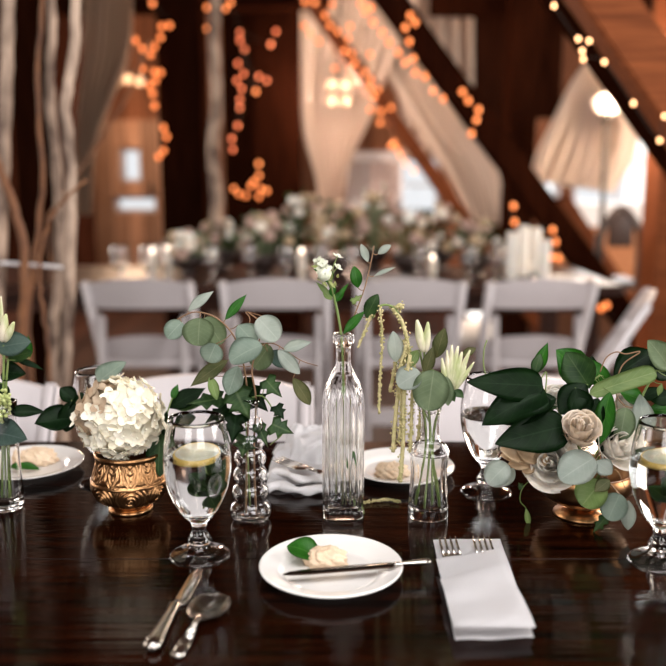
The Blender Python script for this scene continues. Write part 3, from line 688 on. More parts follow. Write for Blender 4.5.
goblet(G4, 'half-hidden water goblet, standing behind the hydrangea', .118, False)

plant(G1, 'dark green mint sprig in the water of the front left goblet')
plant(G3, 'dark green mint sprig in the water of the front right goblet')
# bubble vase
BV = T(251, 519); rt = thing('bubble_vase', 'clear glass vase of stacked bubbles holding eucalyptus and ivy', 'vase', BV)
z = .0; out = [(0, 0), (.016, .0)]
for R, h in ((.0275, .0262), (.0245, .0240), (.0228, .0235), (.0212, .0230), (.0198, .0225), (.0185, .0215)):
    for t in (.1, .25, .4, .5, .6, .75, .9, 1.0): out.append((R - .0062 * (abs(2 * t - 1)) ** 2.6 if t < 1 else R - .0068, z + h * t))
    z += h
out += [(.0115, z + .004), (.0112, z + .016), (.0150, z + .026)]
inn = [(max(r - .0014, .0088), zz) for r, zz in out[2:]][::-1] + [(.02, .0045), (0, .004)]
seg_lathe_obj('glass_body', out + inn, M['glass'], rt, 56)

# ribbed square bottle
RB = T(343, 513); rt = thing('ribbed_bottle', 'tall clear ribbed glass bottle with one white flower', 'bottle', RB)
def flute(th, r, z):
    c, s = abs(math.cos(th)), abs(math.sin(th)); k = min(1, max(0, (.185 - z) / .03)) if z > .155 else 1
    sq = (c ** 5 + s ** 5) ** (-1 / 5); base = r * (1 + (sq - 1) * k)
    rib = 1 + .05 * k * (abs(math.cos(th * 12)) * 2 - 1.2) * (1 if z > .012 and r > .0235 else 0)
    return base * rib
H = .178
out = [(0, 0), (.0245, 0), (.0268, .003), (.0272, .010), (.0262, .014), (.0268, .04), (.0268, .09), (.0268, .14), (.0262, .165), (.0225, .183), (.0160, .196), (.0112, .206), (.0100, .222), (.0104, .232), (.0138, .236), (.0142, .243), (.0136, .248)]
inn = [(.0100, .248), (.0085, .236), (.0082, .206), (.0130, .192), (.0195, .180), (.0228, .165), (.0232, .14), (.0232, .09), (.0232, .04), (.0225, .012), (0, .010)]
def flute_in(th, r, z): return flute(th, r, z) if r > .0128 else r
bm = bmesh.new(); lathe(bm, sp(out, 2) + sp(inn, 2), 192, lambda th, r, z: flute(th, r, z) if not (z > .19) else r)
local('glass_body', bm, M['glass'], rt)

# milk-bottle vase
MV = T(428, 515); rt = thing('milk_bottle_vase', 'clear milk-bottle vase with amaranth, lily buds and eucalyptus', 'vase', MV)
out = [(0, 0), (.024, 0), (.0268, .003), (.0268, .012), (.0250, .04), (.0240, .065), (.0262, .085), (.0262, .092), (.0215, .100), (.0140, .106), (.0125, .118), (.0128, .140), (.0150, .148), (.0150, .155)]
inn = [(.0122, .155), (.0106, .140), (.0104, .118), (.0120, .108), (.0195, .098), (.0238, .090), (.0238, .084), (.0218, .065), (.0228, .04), (.0240, .014), (0, .010)]
seg_lathe_obj('glass_body', sp(out, 3) + sp(inn, 3), M['glass'], rt, 64, lambda th, r, z: r * (1 + (.012 * math.cos(14 * th) if .02 < z < .08 else 0)))

# straight vase left
LV = T(6, 507); rt = thing('cylinder_vase', 'clear straight glass vase at the left edge holding dark leaves', 'vase', LV)
seg_lathe_obj('glass_body', [(0, 0), (.023, 0), (.0248, .003), (.0245, .03), (.0225, .08), (.0215, .13), (.0235, .15), (.0218, .15), (.0198, .13), (.0205, .08), (.0225, .03), (.0222, .010), (0, .008)], M['glass'], rt, 56)

# embossed copper pot
CP = T(131, 509); rt = thing('copper_pot', 'embossed antique copper pot holding the white hydrangea', 'pot', CP)
def emb(th, r, z):
    d = 0
    if .014 < z < .043:
        n = 7; a = (th * n / (2 * PI)) % 1 - .5; x = a * 2 * PI / n * .048; y = (z - .028); rr = math.hypot(x, y); ph = math.atan2(y, x)
        d = .0013 * math.sin(rr * 1250 + ph * (1 if a > 0 else 1)) * (1 if rr < .019 else .4)
    elif .047 < z < .076:
        n = 12; a = (th * n / (2 * PI)) % 1 - .5; y = (z - .061) / .0145; q = math.hypot(a * 2, y * .9 + .25 * math.cos(a * 12)); d = .0009 * math.cos(q * 13)
    if abs(z - .045) < .0018: d = .0016
    return r + d
prof = [(0, 0), (.026, 0), (.028, .003), (.025, .007), (.029, .010)]
body = sp([(.029, .010), (.043, .020), (.0500, .032), (.0510, .042), (.0485, .054), (.0450, .066), (.0430, .076)], 12)
prof += body[1:] + [(.0455, .079), (.0460, .083), (.0430, .084), (.0420, .076), (.046, .05), (.046, .035), (.03, .014), (0, .010)]
bm = bmesh.new(); lathe(bm, prof, 300, emb); local('embossed_body', bm, M['copper'], rt)
bm = bmesh.new(); lathe(bm, [(.0255, -.0), (.0300, 0), (.0300, .004), (.0265, .007), (.0250, .006)], 60, closed=True); local('foot_ring', bm, M['copper'], rt)

# copper bowl on the right
CB = T(581, 514); rt = thing('footed_bowl', 'low dark copper footed bowl under the rose arrangement', 'bowl', CB)
seg_lathe_obj('bowl_body', sp([(0, .016), (.014, .012), (.034, .018), (.058, .034), (.066, .055), (.064, .066)], 4) + [(.061, .066), (.06, .05), (.03, .026), (0, .022)], M['copper'], rt, 60)
seg_lathe_obj('foot', [(0, 0), (.036, 0), (.037, .003), (.022, .009), (.016, .014), (0, .014)], M['copper'], rt, 60, lambda th, r, z: r * (1 + .012 * math.cos(30 * th)))

# ------------------------------------------------------------------ plates, butter, cutlery, napkins
def plate(p, R, label):
    o_ = [(0, .0008), (.52 * R, .0), (.60 * R, .001), (.72 * R, .006), (.90 * R, .0105), (.985 * R, .0125), (R, .0138)]
    i_ = [(.985 * R, .0152), (.90 * R, .0128), (.74 * R, .0095), (.66 * R, .0052), (.58 * R, .0040), (0, .0035)]
    bm = bmesh.new(); lathe(bm, sp(o_, 3) + sp(i_, 3), 96); o = link('plate', bm, M['china']); o.location = p
    return tag(o, label, 'plate', 'side plates on the laid table')
P1 = T(331, 575); plate(P1, .0825, 'white side plate at the front centre carrying a dark knife')
P2 = T(400, 473); plate(P2, .083, 'white side plate behind the milk-bottle vase')
P3 = T(29, 470); plate(P3, .083, 'white side plate at the left, behind the dark hanging leaves')
def rosette(p, R, label, seed):
    bm = bmesh.new(); bmesh.ops.create_icosphere(bm, subdivisions=5, radius=R)
    for v in bm.verts:
        n = v.co.normalized(); th = math.atan2(n.y, n.x)
        f = 1 + .16 * abs(math.sin(th * 4.5 + n.z * 5 + seed)) + .22 * noise.noise(n * 3.1 + Vector((seed, 0, 0))) + .09 * noise.noise(n * 9)
        v.co = Vector((n.x * 1.35, n.y * .95, n.z * .80)) * R * f
        if v.co.z < -.35 * R: v.co.z = -.35 * R
    o = link('butter_rosette', bm, M['butter']); o.location = p + Vector((0, 0, .35 * R)); tag(o, label, 'butter')
z0 = TZ + .004
rosette(T(326, 564, z0), .0165, 'cream butter rosette on the front centre plate', 1.3)
rosette(T(392, 476, z0), .017, 'cream butter rosette on the plate behind the milk-bottle vase', 4.1)
rosette(T(38, 463, z0), .020, 'cream butter rosette on the left plate', 7.7)
def garnish(base, tip, w, label):
    b = T(*base); t = T(*tip)
    bm = leaf_mesh(b, t, w, 'oval', cup=.3, bend=.12, nrm=(.1, -.5, 1)); return tag(link('garnish_leaf', bm, M['green']), label, 'leaf')
garnish((320, 560, z0 + .006), (287, 546, z0 + .016), .034, 'green garnish leaf behind the butter on the front centre plate')
garnish((40, 470, z0 + .003), (12, 468, z0 + .006), .016, 'green garnish leaf under the butter on the left plate')

def frame_between(a, b):
    a = Vector(a); b = Vector(b); x = (b - a).normalized(); z = Vector((0, 0, 1)); y = z.cross(x).normalized(); z = x.cross(y)
    m = Matrix((x, y, z)).transposed().to_4x4(); m.translation = a; return m
def strip(bm, stations, mtx, arc=0):
    """flat bar: stations (x, y_low, y_high, z, thickness)"""
    rings = []
    for x, y0, y1, z, t in stations:
        ym = (y0 + y1) / 2; e = min(t * .5, (y1 - y0) * .3)
        rings.append([bm.verts.new(mtx @ Vector(q)) for q in ((x, y0, z + t * .5), (x, y0 + e, z), (x, ym, z - arc), (x, y1 - e, z), (x, y1, z + t * .5), (x, y1 - e, z + t), (x, ym, z + t + arc * .3), (x, y0 + e, z + t))])
    for A, B in zip(rings, rings[1:]):
        for k in range(8): bm.faces.new((A[k], A[(k + 1) % 8], B[(k + 1) % 8], B[k]))
    bm.faces.new(rings[0][::-1]); bm.faces.new(rings[-1]); bmesh.ops.recalc_face_normals(bm, faces=bm.faces)
def knife(tip, end, label, w=.018, blade=.52, m='steel', hr=.006):
    tip = Vector(tip); end = Vector(end); L = (end - tip).length; mt = frame_between(tip, end); rt = thing('table_knife', label, 'knife', tip)
    bm = bmesh.new(); B = L * blade
    strip(bm, [(0, -.0012, .0012, 0, .001), (.008, -.004, w * .35, 0, .0013), (.03, -.006, w * .5, 0, .0016), (B * .7, -.006, w * .5, 0, .0018), (B * .95, -.006, w * .45, 0, .002), (B, -.005, .005, 0, .003)], mt); link('blade', bm, M[m], rt)
    bm = bmesh.new(); pts = [mt @ Vector((B - .002 + (L - B) * t, 0, hr * .75)) for t in (0, .08, .3, .6, .85, .96, 1)]
    tube(bm, pts, [hr * k for k in (.55, .8, .75, .95, 1.25, 1.15, .6)], 14, flat=(1, .62)); link('handle', bm, M['steel'], rt)
    return rt
knife(T(283, 575, TZ + .0155), T(432, 563, TZ + .0155), 'table knife with a blade coloured dark as a reflection lying across the front centre plate', .016, .74, m='steel_dark_reflection', hr=.0038)
knife(T(199, 567, TZ + .0006), T(150, 655, TZ + .0006), 'silver table knife on the bare wood beside the spoon', .020, .50, hr=.0072)
# spoon
a = T(217, 600, TZ + .001); b = T(176, 660, TZ + .001); mt = frame_between(a, b); L = (b - a).length; rt = thing('spoon', 'silver spoon on the bare wood right of the table knife', 'spoon', a)
bm = bmesh.new(); g = []
for i in range(13):
    row = []
    for j in range(9):
        X = -1 + 2 * i / 12; Yq = -1 + 2 * j / 8; wv = math.sqrt(max(0, 1 - X * X)) * (1 - .12 * X)
        x = .028 + X * .030; y = Yq * .0215 * max(wv, .05); d = (1 - X * X) * (1 - Yq * Yq)
        row.append(bm.verts.new(mt @ Vector((x, y, .0075 - .0075 * d))))
    g.append(row)
for A, B in zip(g, g[1:]):
    for j in range(8): bm.faces.new((A[j], A[j + 1], B[j + 1], B[j]))
bmesh.ops.solidify(bm, geom=list(bm.faces), thickness=.0012); link('bowl', bm, M['steel'], rt)
bm = bmesh.new(); tube(bm, [mt @ Vector((x, 0, z)) for x, z in ((.056, .0075), (.064, .009), (.075, .008), (L * .6, .006), (L * .85, .004), (L * .97, .003), (L, .003))], [.0035, .0026, .0028, .0042, .0064, .0066, .003], 12, flat=(1, .45)); link('handle', bm, M['steel'], rt)

def fork(tip, end, label):
    tip = Vector(tip); end = Vector(end); mt = frame_between(tip, end); L = (end - tip).length; rt = thing('fork', label, 'fork', tip)
    bm = bmesh.new(); strip(bm, [(.040, -.0118, .0118, .001, .0018), (.052, -.0120, .0120, .0, .002), (.062, -.008, .008, .001, .002), (.072, -.0035, .0035, .002, .002)], mt); head = link('fork_head', bm, M['steel'], rt)
    for k in range(4):
        y = (-1.5 + k) * .0066
        bm = bmesh.new(); strip(bm, [(0, y - .0008, y + .0008, .006, .0010), (.012, y - .0016, y + .0016, .003, .0016), (.042, y - .0019, y + .0019, .001, .002)], mt); link('tine', bm, M['steel'], head)
    bm = bmesh.new(); strip(bm, [(.0715, -.0035, .0035, .002, .002), (L * .7, -.004, .004, .001, .002), (L - .006, -.007, .007, .0005, .002), (L, -.003, .003, .0005, .002)], mt); link('handle', bm, M['steel'], rt)
A0, A1, B1, B0 = T(433, 543), T(500, 541), T(534, 641), T(455, 643)    # napkin corners
def quad_cloth(bm, c, z, thick, nx=24, ny=30, wav=.0012, edge=None, seed=0):
    TL, TR, BR, BL = [Vector(q) for q in c]; g = []
    for i in range(ny + 1):
        row = []
        for j in range(nx + 1):
            s, t = j / nx, i / ny; p = TL.lerp(TR, s).lerp(BL.lerp(BR, s), t)
            e = min(s, 1 - s) * nx * .5; e2 = min(t, 1 - t) * ny * .5; r = min(1, e, e2 + .2)
            h = z + wav * noise.noise(Vector((s * 3 + seed, t * 4, seed))) + wav * .7 * math.sin(t * 9 + s * 3 + seed) - .0010 * (1 - r)
            row.append(bm.verts.new(Vector((p.x, p.y, TZ + h))))
        g.append(row)
    fs = [bm.faces.new((A[j], A[j + 1], B[j + 1], B[j])) for A, B in zip(g, g[1:]) for j in range(nx)]
    bmesh.ops.solidify(bm, geom=fs, thickness=thick)
rt = thing('folded_napkin', 'white linen napkin folded into a pocket around two forks at the front', 'napkin', T(490, 590))
bm = bmesh.new(); quad_cloth(bm, (A0, A1, B1, B0), .0045, .0032, seed=1); link('back_layer', bm, M['linen'], rt)
D0, D1 = T(436, 560, TZ + .01), T(503, 549, TZ + .01)
bm = bmesh.new(); quad_cloth(bm, (D0, D1, B1 + Vector((-.001, .002, 0)), B0 + Vector((.001, .002, 0))), .0125, .0022, seed=3, wav=.001); link('middle_fold', bm, M['linen'], rt)
E0, E1 = T(440, 580, TZ + .014), T(506, 564, TZ + .014)
bm = bmesh.new(); quad_cloth(bm, (E0, E1, B1 + Vector((.001, -.001, 0)), B0 + Vector((-.001, -.001, 0))), .0172, .0040, seed=5, wav=.0016); link('pocket', bm, M['linen'], rt)
for u, u2, lb in ((447, 474, 'left fork tucked tines-up in the folded napkin'), (481, 508, 'right fork tucked tines-up in the folded napkin')):
    fork(T(u, 541, TZ + .006), T(u2, 622, TZ + .0065), lb)

# crumpled napkin at the back
rt = thing('crumpled_napkin', 'loosely rolled white napkin lying behind the ribbed bottle and bubble vase', 'napkin', T(295, 470))
def roll(pts, r, flat, seed):
    P = smoothpts(pts, 8); bm = bmesh.new(); n = len(P); tube(bm, P, [r * (1 + .12 * math.sin(i * .7 + seed)) for i in range(n)], 28, flat=flat)
    for v in bm.verts: v.co += Vector((noise.noise(v.co * 40), noise.noise(v.co * 40 + Vector((5, 0, 0))), .7 * noise.noise(v.co * 55 + Vector((0, 9, seed))))) * .006
    for v in bm.verts: v.co.z = max(v.co.z, TZ + .001)
    return bm
def crumple(c, z, amp, seed, name):
    TL, TR, BR, BL = [Vector(q) for q in c]; bm = bmesh.new(); g = []; nx, ny = 46, 40
    for i in range(ny + 1):
        row = []
        for j in range(nx + 1):
            a_, t = j / nx, i / ny; p = TL.lerp(TR, a_).lerp(BL.lerp(BR, a_), t)
            q = Vector((a_ * 1.6 + seed, t * 3.2 + a_ * 1.3, seed)); e = min(1, min(a_, 1 - a_, t, 1 - t) * 7) ** .6
            rid = 1 - abs(noise.noise(q * 1.5)) * 2.2; h = (z * (.35 + .65 * e) + amp * rid * e + amp * .5 * math.sin(t * 11 + a_ * 4 + seed) * e)
            sh = Vector((noise.noise(q * 2.1), noise.noise(q * 2.1 + Vector((7, 0, 0))), 0)) * .008
            row.append(bm.verts.new(Vector((p.x, p.y, TZ + max(.0016, h))) + sh))
        g.append(row)
    fs = [bm.faces.new((A[j], A[j + 1], B[j + 1], B[j])) for A, B in zip(g, g[1:]) for j in range(nx)]
    bmesh.ops.solidify(bm, geom=fs, thickness=.0012); link(name, bm, M['linen'], rt)
crumple((T(277, 452), T(330, 452), T(338, 488), T(268, 490)), .020, .010, 1.7, 'lower_layer')
crumple((T(286, 450), T(336, 446), T(332, 474), T(288, 476)), .036, .011, 5.2, 'upper_layer')
link('rolled_edge', roll([T(266, 488, TZ + .007), T(282, 486, TZ + .010), T(300, 490, TZ + .008), T(326, 488, TZ + .008)], .0075, (1, .8), 1), M['linen'], rt)
link('rolled_edge', roll([T(268, 476, TZ + .012), T(280, 472, TZ + .020), T(298, 478, TZ + .020), T(322, 478, TZ + .016)], .007, (1, .8), 4), M['linen'], rt)
fork(T(277, 462, TZ + .030), T(325, 474, TZ + .034), 'fork tucked in the loosely rolled napkin at the back')

# ------------------------------------------------------------------ flowers
def floret(bm, R=.0085):
    for k in range(4):
        a = k * PI / 2 + .3; c = Vector((math.cos(a), math.sin(a), 0)); s = Vector((-c.y, c.x, 0)); g = []
        for i in range(5):
            t = i / 4; w_ = R * .95 * math.sin(PI * (.12 + .80 * t)) ** .7
            g.append([bm.verts.new(c * R * 1.25 * t + s * w_ * q * .62 + Vector((0, 0, R * (.30 * t * t - .1 + .10 * abs(q))))) for q in (-1, -.5, 0, .5, 1)])
        for A, B in zip(g, g[1:]):
            for j in range(4): bm.faces.new((A[j], A[j + 1], B[j + 1], B[j]))
    ball(bm, (0, 0, .0006), .0011, 1)
HY = CP.y - .004; HC = W(121, 417, HY)
rt = thing('hydrangea', 'large round cream white hydrangea head in the copper pot', 'flower', CP + Vector((0, 0, .02)))
bm = bmesh.new(); tube(bm, smoothpts([CP + Vector((0, 0, .02)), CP + Vector((-.004, 0, .07)), HC], 5), .003, 8)
link('stem', bm, M['stem'], rt)
bm = bmesh.new(); ball(bm, HC, .046, 4); link('flower_core', bm, M['cream'], rt)
fm = []
for m in ('cream', 'tan'):
    bm = bmesh.new(); floret(bm); me = bpy.data.meshes.new('floret'); bm.to_mesh(me); bm.free(); me.materials.append(M[m])
    for p_ in me.polygons: p_.use_smooth = True
    fm.append(me)
N = 128; k2 = 0; cand = []
for i in range(N):
    z = 1 - 2 * (i + .5) / N; r = math.sqrt(1 - z * z); a = i * 2.39996
    n = Vector((r * math.cos(a), r * math.sin(a), z)); cand.append(n)
cand.sort(key=lambda n: n.y)
for n in cand[:98]:
    Rr = .0535 * random.uniform(.90, 1.06)
    pos = HC + Vector((n.x * Rr * 1.03, n.y * Rr, n.z * Rr * .93))
    tanf = n.x < -.55 and n.z > -.5 and random.random() < .8 or (n.x < -.2 and n.z > .45 and random.random() < .75)  # tan florets gather on the left and upper left of the head
    o = bpy.data.objects.new('floret', fm[1 if tanf else 0]); col.objects.link(o); o.parent = rt; o.matrix_parent_inverse = Matrix.Translation(-rt.location)
    o.location = pos; o.rotation_euler = (n + Vector((random.uniform(-.35, .35), random.uniform(-.35, .35), random.uniform(-.35, .35)))).to_track_quat('Z', 'X').to_euler()
    o.rotation_euler.rotate_axis('Z', random.uniform(0, 2)); s_ = random.uniform(1.15, 1.5); o.scale = (s_,) * 3

# sprigs in the copper pot
cy = CP.y
def inpot(u, v): return (u, v)
sprig('leafy_stem', 'dark leaves spreading left of the hydrangea', 'foliage', [(128, 470, .01), (95, 440, .03), (64, 412, .03)],
      [(70, 418, 34, 424, 34, 'heart', 'dark', .03, .01, .3), (72, 400, 66, 432, 22, 'oval', 'dark', .035, .03), (76, 402, 60, 388, 18, 'oval', 'dark', .04, .04), (78, 424, 82, 392, 20, 'oval', 'dark', .04, .04)], cy, .0015)
sprig('leafy_stem', 'single pale sage leaf standing above the hydrangea', 'foliage', [(125, 460, .04), (108, 400, .05), (100, 382, .045)], [(98, 382, 126, 362, 26, 'heart', 'euc', .03, .03, -.2)], cy, .0012)
sprig('leafy_stem', 'deep green leaves between the hydrangea and the front goblet', 'foliage', [(140, 470, .02), (158, 440, .02), (172, 398, .03)],
      [(160, 432, 158, 478, 26, 'oval', 'ivy', .0, -.02), (166, 410, 150, 455, 24, 'oval', 'dark', .02, .01), (168, 408, 206, 388, 20, 'lance', 'dark', .03, .04), (172, 400, 178, 384, 8, 'lance', 'green', .03, .04),
       (170, 405, 205, 404, 18, 'lance', 'ivy', .05, .05), (170, 425, 196, 418, 18, 'oval', 'dark', .05, .05)], cy, .0014)
# eucalyptus in the bubble vase
by = BV.y
sprig('eucalyptus_stem', 'silver dollar eucalyptus stem arching left in the bubble vase', 'eucalyptus', [(246, 514), (247, 450), (248, 400), (240, 350), (222, 322), (196, 312), (172, 322)],
      [(182, 322, 167, 338, 20, 'round', 'euc', 0, -.01), (200, 318, 198, 346, 32, 'round', 'sage', -.01, -.02, .2), (188, 311, 214, 291, 11, 'lance', 'euc2', .01, .02), (225, 320, 247, 294, 10, 'lance', 'green', .0, .01),
       (238, 325, 256, 345, 24, 'oval', 'euc', .0, -.01), (216, 344, 208, 362, 24, 'round', 'euc', -.005, -.01), (228, 360, 190, 387, 16, 'lance', 'olive', .01, .0),
       (204, 318, 222, 344, 24, 'round', 'sage', .012, .01)], by, .0012, 'bstem')
sprig('eucalyptus_stem', 'silver dollar eucalyptus stem rising to the right in the bubble vase', 'eucalyptus', [(256, 514), (254, 450), (256, 400), (252, 370), (258, 345), (262, 325), (248, 312)],
      [(258, 318, 278, 340, 27, 'round', 'euc2', -.005, -.01), (262, 345, 230, 362, 30, 'round', 'euc', -.02, -.03, .3), (238, 366, 228, 395, 21, 'oval', 'euc', -.01, -.02), (270, 345, 254, 368, 26, 'round', 'sage', .01, .01),
       (282, 350, 312, 342, 13, 'lance', 'euc2', .0, .0), (278, 350, 300, 374, 15, 'oval', 'euc2', -.01, -.02, .3), (293, 378, 310, 405, 15, 'oval', 'olive', .0, .0), (268, 352, 290, 366, 18, 'oval', 'grey', .01, .01),
       (210, 376, 217, 400, 11, 'oval', 'yellowgreen', .0, -.01)], by, .0012, 'bstem', extra_stems=[[(258, 345), (275, 344), (300, 360), (318, 366)], [(256, 352, 0), (244, 345, 0), (250, 320, .0), (246, 312, .01), (262, 316, 0)]])
sprig('ivy_stem', 'ivy with star-shaped leaves spilling over the bubble vase', 'ivy', [(250, 505), (247, 440), (246, 405), (262, 396), (276, 415), (283, 432), (270, 445)],
      [(236, 392, 250, 420, 34, 'ivy', 'ivy', -.01, -.02), (222, 398, 186, 405, 26, 'ivy', 'ivy', .01, .0, .4), (236, 415, 232, 444, 28, 'ivy', 'dark', -.01, -.02), (246, 436, 242, 458, 26, 'ivy', 'ivy', -.01, -.02),
       (272, 424, 294, 434, 24, 'ivy', 'ivy', -.01, -.02), (266, 380, 282, 398, 22, 'ivy', 'ivy', -.005, -.01), (276, 406, 284, 420, 16, 'ivy', 'dark', .0, -.01), (258, 425, 268, 448, 16, 'ivy', 'ivy', .0, -.01),
       (254, 385, 228, 404, 26, 'ivy', 'dark', .005, .0), (250, 392, 268, 412, 26, 'ivy', 'dark', .01, .01), (228, 408, 206, 424, 20, 'ivy', 'dark', .02, .02)], by, .0011)

# white flower in the ribbed bottle
ry = RB.y; S = smoothpts([W(345, 505, ry), W(344, 420, ry), W(342, 345, ry), W(337, 310, ry), W(330, 280, ry)], 6)
rt = thing('white_flower_stem', 'single white cluster flower rising from the ribbed bottle', 'flower', S[0])
bm = bmesh.new(); tube(bm, S, .0017, 8)
hc = W(328, 272, ry); tips = []
for k in range(15):
    a = random.uniform(0, 2 * PI); t = hc + Vector((math.cos(a) * .014, math.sin(a) * .012, random.uniform(-.008, .020))); tips.append(t)
    tube(bm, smoothpts([W(331, 290, ry), (hc + t) / 2 - Vector((0, 0, .006)), t], 3), .0007, 5)
link('stem', bm, M['stem'], rt)
for t in tips[:14]:
    bm = bmesh.new(); floret(bm, .0058); o = link('floret', bm, M['greenwhite'], rt)
    o.matrix_parent_inverse = Matrix.Translation(-rt.location); o.location = t; o.rotation_euler = ((t - hc) + Vector((0, -.012, .01))).to_track_quat('Z', 'X').to_euler()
for k in range(16):
    b = hc + Vector((random.uniform(-.010, .012), random.uniform(-.008, .004), random.uniform(-.024, .008))); t = b + Vector((random.uniform(-.013, .013), -.004, random.uniform(.002, .014)))
    link('bract', leaf_mesh(b, t, .004, 'lance'), M['lime' if k % 3 else 'green'], rt)
bm = bmesh.new(); ball(bm, W(324, 275, ry - .012), .0085, 3)
for v in bm.verts: v.co += Vector((1, 1, 1)) * .0012 * math.sin(v.co.x * 1500) * math.sin(v.co.z * 1700)
link('bloom', bm, M['greenwhite'], rt)
for bu, bv, tu, tv, w_, m in ((332, 300, 322, 288, 9, 'yellowgreen'), (334, 302, 345, 290, 8, 'green'), (331, 297, 335, 282, 7, 'green'), (330, 296, 316, 282, 6, 'yellowgreen'), (336, 300, 349, 283, 5, 'green')):
    link('leaf', leaf_mesh(W(bu, bv, ry), W(tu, tv, ry), px(w_, ry), 'lance'), M[m], rt)
sprig('eucalyptus_stem', 'small-leaved eucalyptus twig standing beside the white flower in the ribbed bottle', 'eucalyptus', [(346, 500), (346, 420), (345, 345), (352, 322), (364, 290), (371, 262), (374, 246)],
      [(368, 262, 361, 244, 8, 'oval', 'euc2'), (378, 254, 391, 245, 8, 'oval', 'euc2'), (374, 276, 396, 267, 4.5, 'lance', 'euc2'), (358, 288, 354, 266, 12, 'oval', 'green'), (366, 318, 378, 294, 15, 'oval', 'ivy', -.005, -.01),
       (343, 334, 366, 310, 10, 'lance', 'green', -.01, -.005), (352, 302, 364, 294, 8, 'ivy', 'yellowgreen'), (358, 498, 364, 522, 6, 'lance', 'yellowgreen'), (352, 470, 360, 450, 5, 'lance', 'green')], ry, .0010, 'bstem')

# amaranth in the milk-bottle vase
my = MV.y
def tassel(parent, pts, r, dy=0):
    r = r * (2.3 if pts[0][0] > 390 else 1.7)
    P = smoothpts([W(u, v, my + dy) for u, v in pts], 10); bm = bmesh.new(); tube(bm, P, r * .35, 5); L = sum((b - a).length for a, b in zip(P, P[1:])); n = int(L / .0011); k = 0
    for i in range(n):
        t = i / n * (len(P) - 1); a = P[int(t)].lerp(P[min(int(t) + 1, len(P) - 1)], t % 1)
        e = r * (1.15 - .5 * i / n) * (1 + .35 * math.sin(i * .55))
        a = a + Vector((random.uniform(-1, 1), random.uniform(-1, 1), random.uniform(-1, 1))) * e * .6; ball(bm, a, random.uniform(.0010, .0019), 1)
    link('tassel', bm, M['amar'], parent, True)
rt = thing('amaranth_stem', 'yellow-green amaranth with long hanging tassels over the milk-bottle vase', 'amaranth', W(417, 506, my))
bm = bmesh.new(); tube(bm, smoothpts([W(415, 506, my), W(426, 440, my), W(418, 380, my), (W(404, 330, my)), W(394, 308, my), W(380, 306, my), W(372, 318, my)], 6), [.0016] * 37, 7); link('stem', bm, M['stem'], rt)
for pts, r, dy in (([(372, 312), (366, 328), (358, 348)], .0026, .0), ([(380, 308), (382, 340), (380, 380), (379, 414)], .0026, -.005), ([(392, 308), (402, 322), (408, 345), (410, 365)], .0032, 0), ([(396, 308), (400, 305), (402, 309)], .004, 0),
                   ([(408, 345), (400, 380), (395, 420), (393, 452)], .0036, .0), ([(410, 355), (404, 395), (403, 440), (400, 482)], .0036, -.01), ([(414, 365), (412, 400), (411, 430), (410, 452)], .0028, -.005), ([(412, 362), (420, 400), (418, 440)], .0022, .005), ([(404, 340), (396, 362), (390, 392)], .0028, .01), ([(406, 345), (399, 375), (402, 410), (399, 440)], .003, -.006)):
    tassel(rt, pts, r, dy)
rt = thing('fallen_amaranth', 'short golden amaranth tassel lying on the wood between the bottles', 'amaranth', T(380, 502))
_my = my; P = [T(362, 503, TZ + .003), T(375, 501, TZ + .003), T(388, 500, TZ + .003), T(399, 502, TZ + .003)]
bm = bmesh.new(); P = smoothpts(P, 12); tube(bm, P, .0008, 5)
for a in P:
    for k in range(4): ball(bm, a + Vector((random.uniform(-1, 1), random.uniform(-1, 1), random.uniform(-.6, 1))) * .0022, random.uniform(.0008, .0015), 1)
link('tassel', bm, M['amar'], rt)
sprig('eucalyptus_stem', 'eucalyptus with pale and dark round leaves in the neck of the milk-bottle vase', 'eucalyptus', [(440, 508), (432, 450), (429, 410), (425, 370), (424, 345)],
      [(396, 362, 393, 331, 17, 'oval', 'euc2', -.01, -.01, .2), (420, 372, 398, 386, 28, 'round', 'euc2', -.015, -.02, .2), (434, 370, 428, 411, 36, 'round', 'sage', -.02, -.035), (446, 376, 448, 406, 14, 'oval', 'sage', -.015, -.03),
       (436, 358, 445, 328, 15, 'oval', 'olive', -.005, -.01), (425, 375, 434, 345, 13, 'lance', 'olive', -.01, -.01), (462, 356, 476, 348, 9, 'oval', 'olive', .02, .02), (418, 350, 408, 368, 12, 'oval', 'yellowgreen', -.0, -.01)], my, .0018, 'stem', extra_stems=[[(429, 420), (412, 385), (402, 365)], [(430, 400), (445, 380), (460, 358)]])
def bud(bm, b, t, w):
    b = Vector(b); t = Vector(t); n = 9; P = [b.lerp(t, i / n) for i in range(n + 1)]
    tube(bm, P, [max(.0003, w * math.sin(PI * (.08 + .86 * (i / n) ** .8)) ** .8) for i in range(n + 1)], 9)
rt = thing('lily_stem', 'stem of closed cream lily buds in the milk-bottle vase', 'lily', W(432, 505, my))
bm = bmesh.new()
tube(bm, smoothpts([W(432, 505, my), W(434, 430, my), W(446, 395, my), W(452, 388, my)], 5), .0018, 7); tube(bm, smoothpts([W(424, 512, my - .006), W(430, 440, my), W(426, 390, my), W(420, 350, my)], 5), .0014, 7); link('stem', bm, M['stem'], rt)
for b, t, w_ in (((423, 352), (417, 320), .0062), ((426, 352), (428, 322), .005), ((450, 388), (452, 345), .0042), ((452, 390), (462, 352), .0048), ((454, 388), (470, 350), .004), ((456, 390), (466, 366), .0035), ((450, 390), (458, 346), .0044), ((454, 392), (474, 362), .0032), ((449, 390), (447, 350), .0036), ((446, 388), (442, 358), .0038), ((448, 386), (437, 372), .004)):
    bm = bmesh.new(); bud(bm, W(b[0], b[1], my - .01), W(t[0], t[1], my - .015), w_); link('bud', bm, M['bud'], rt)
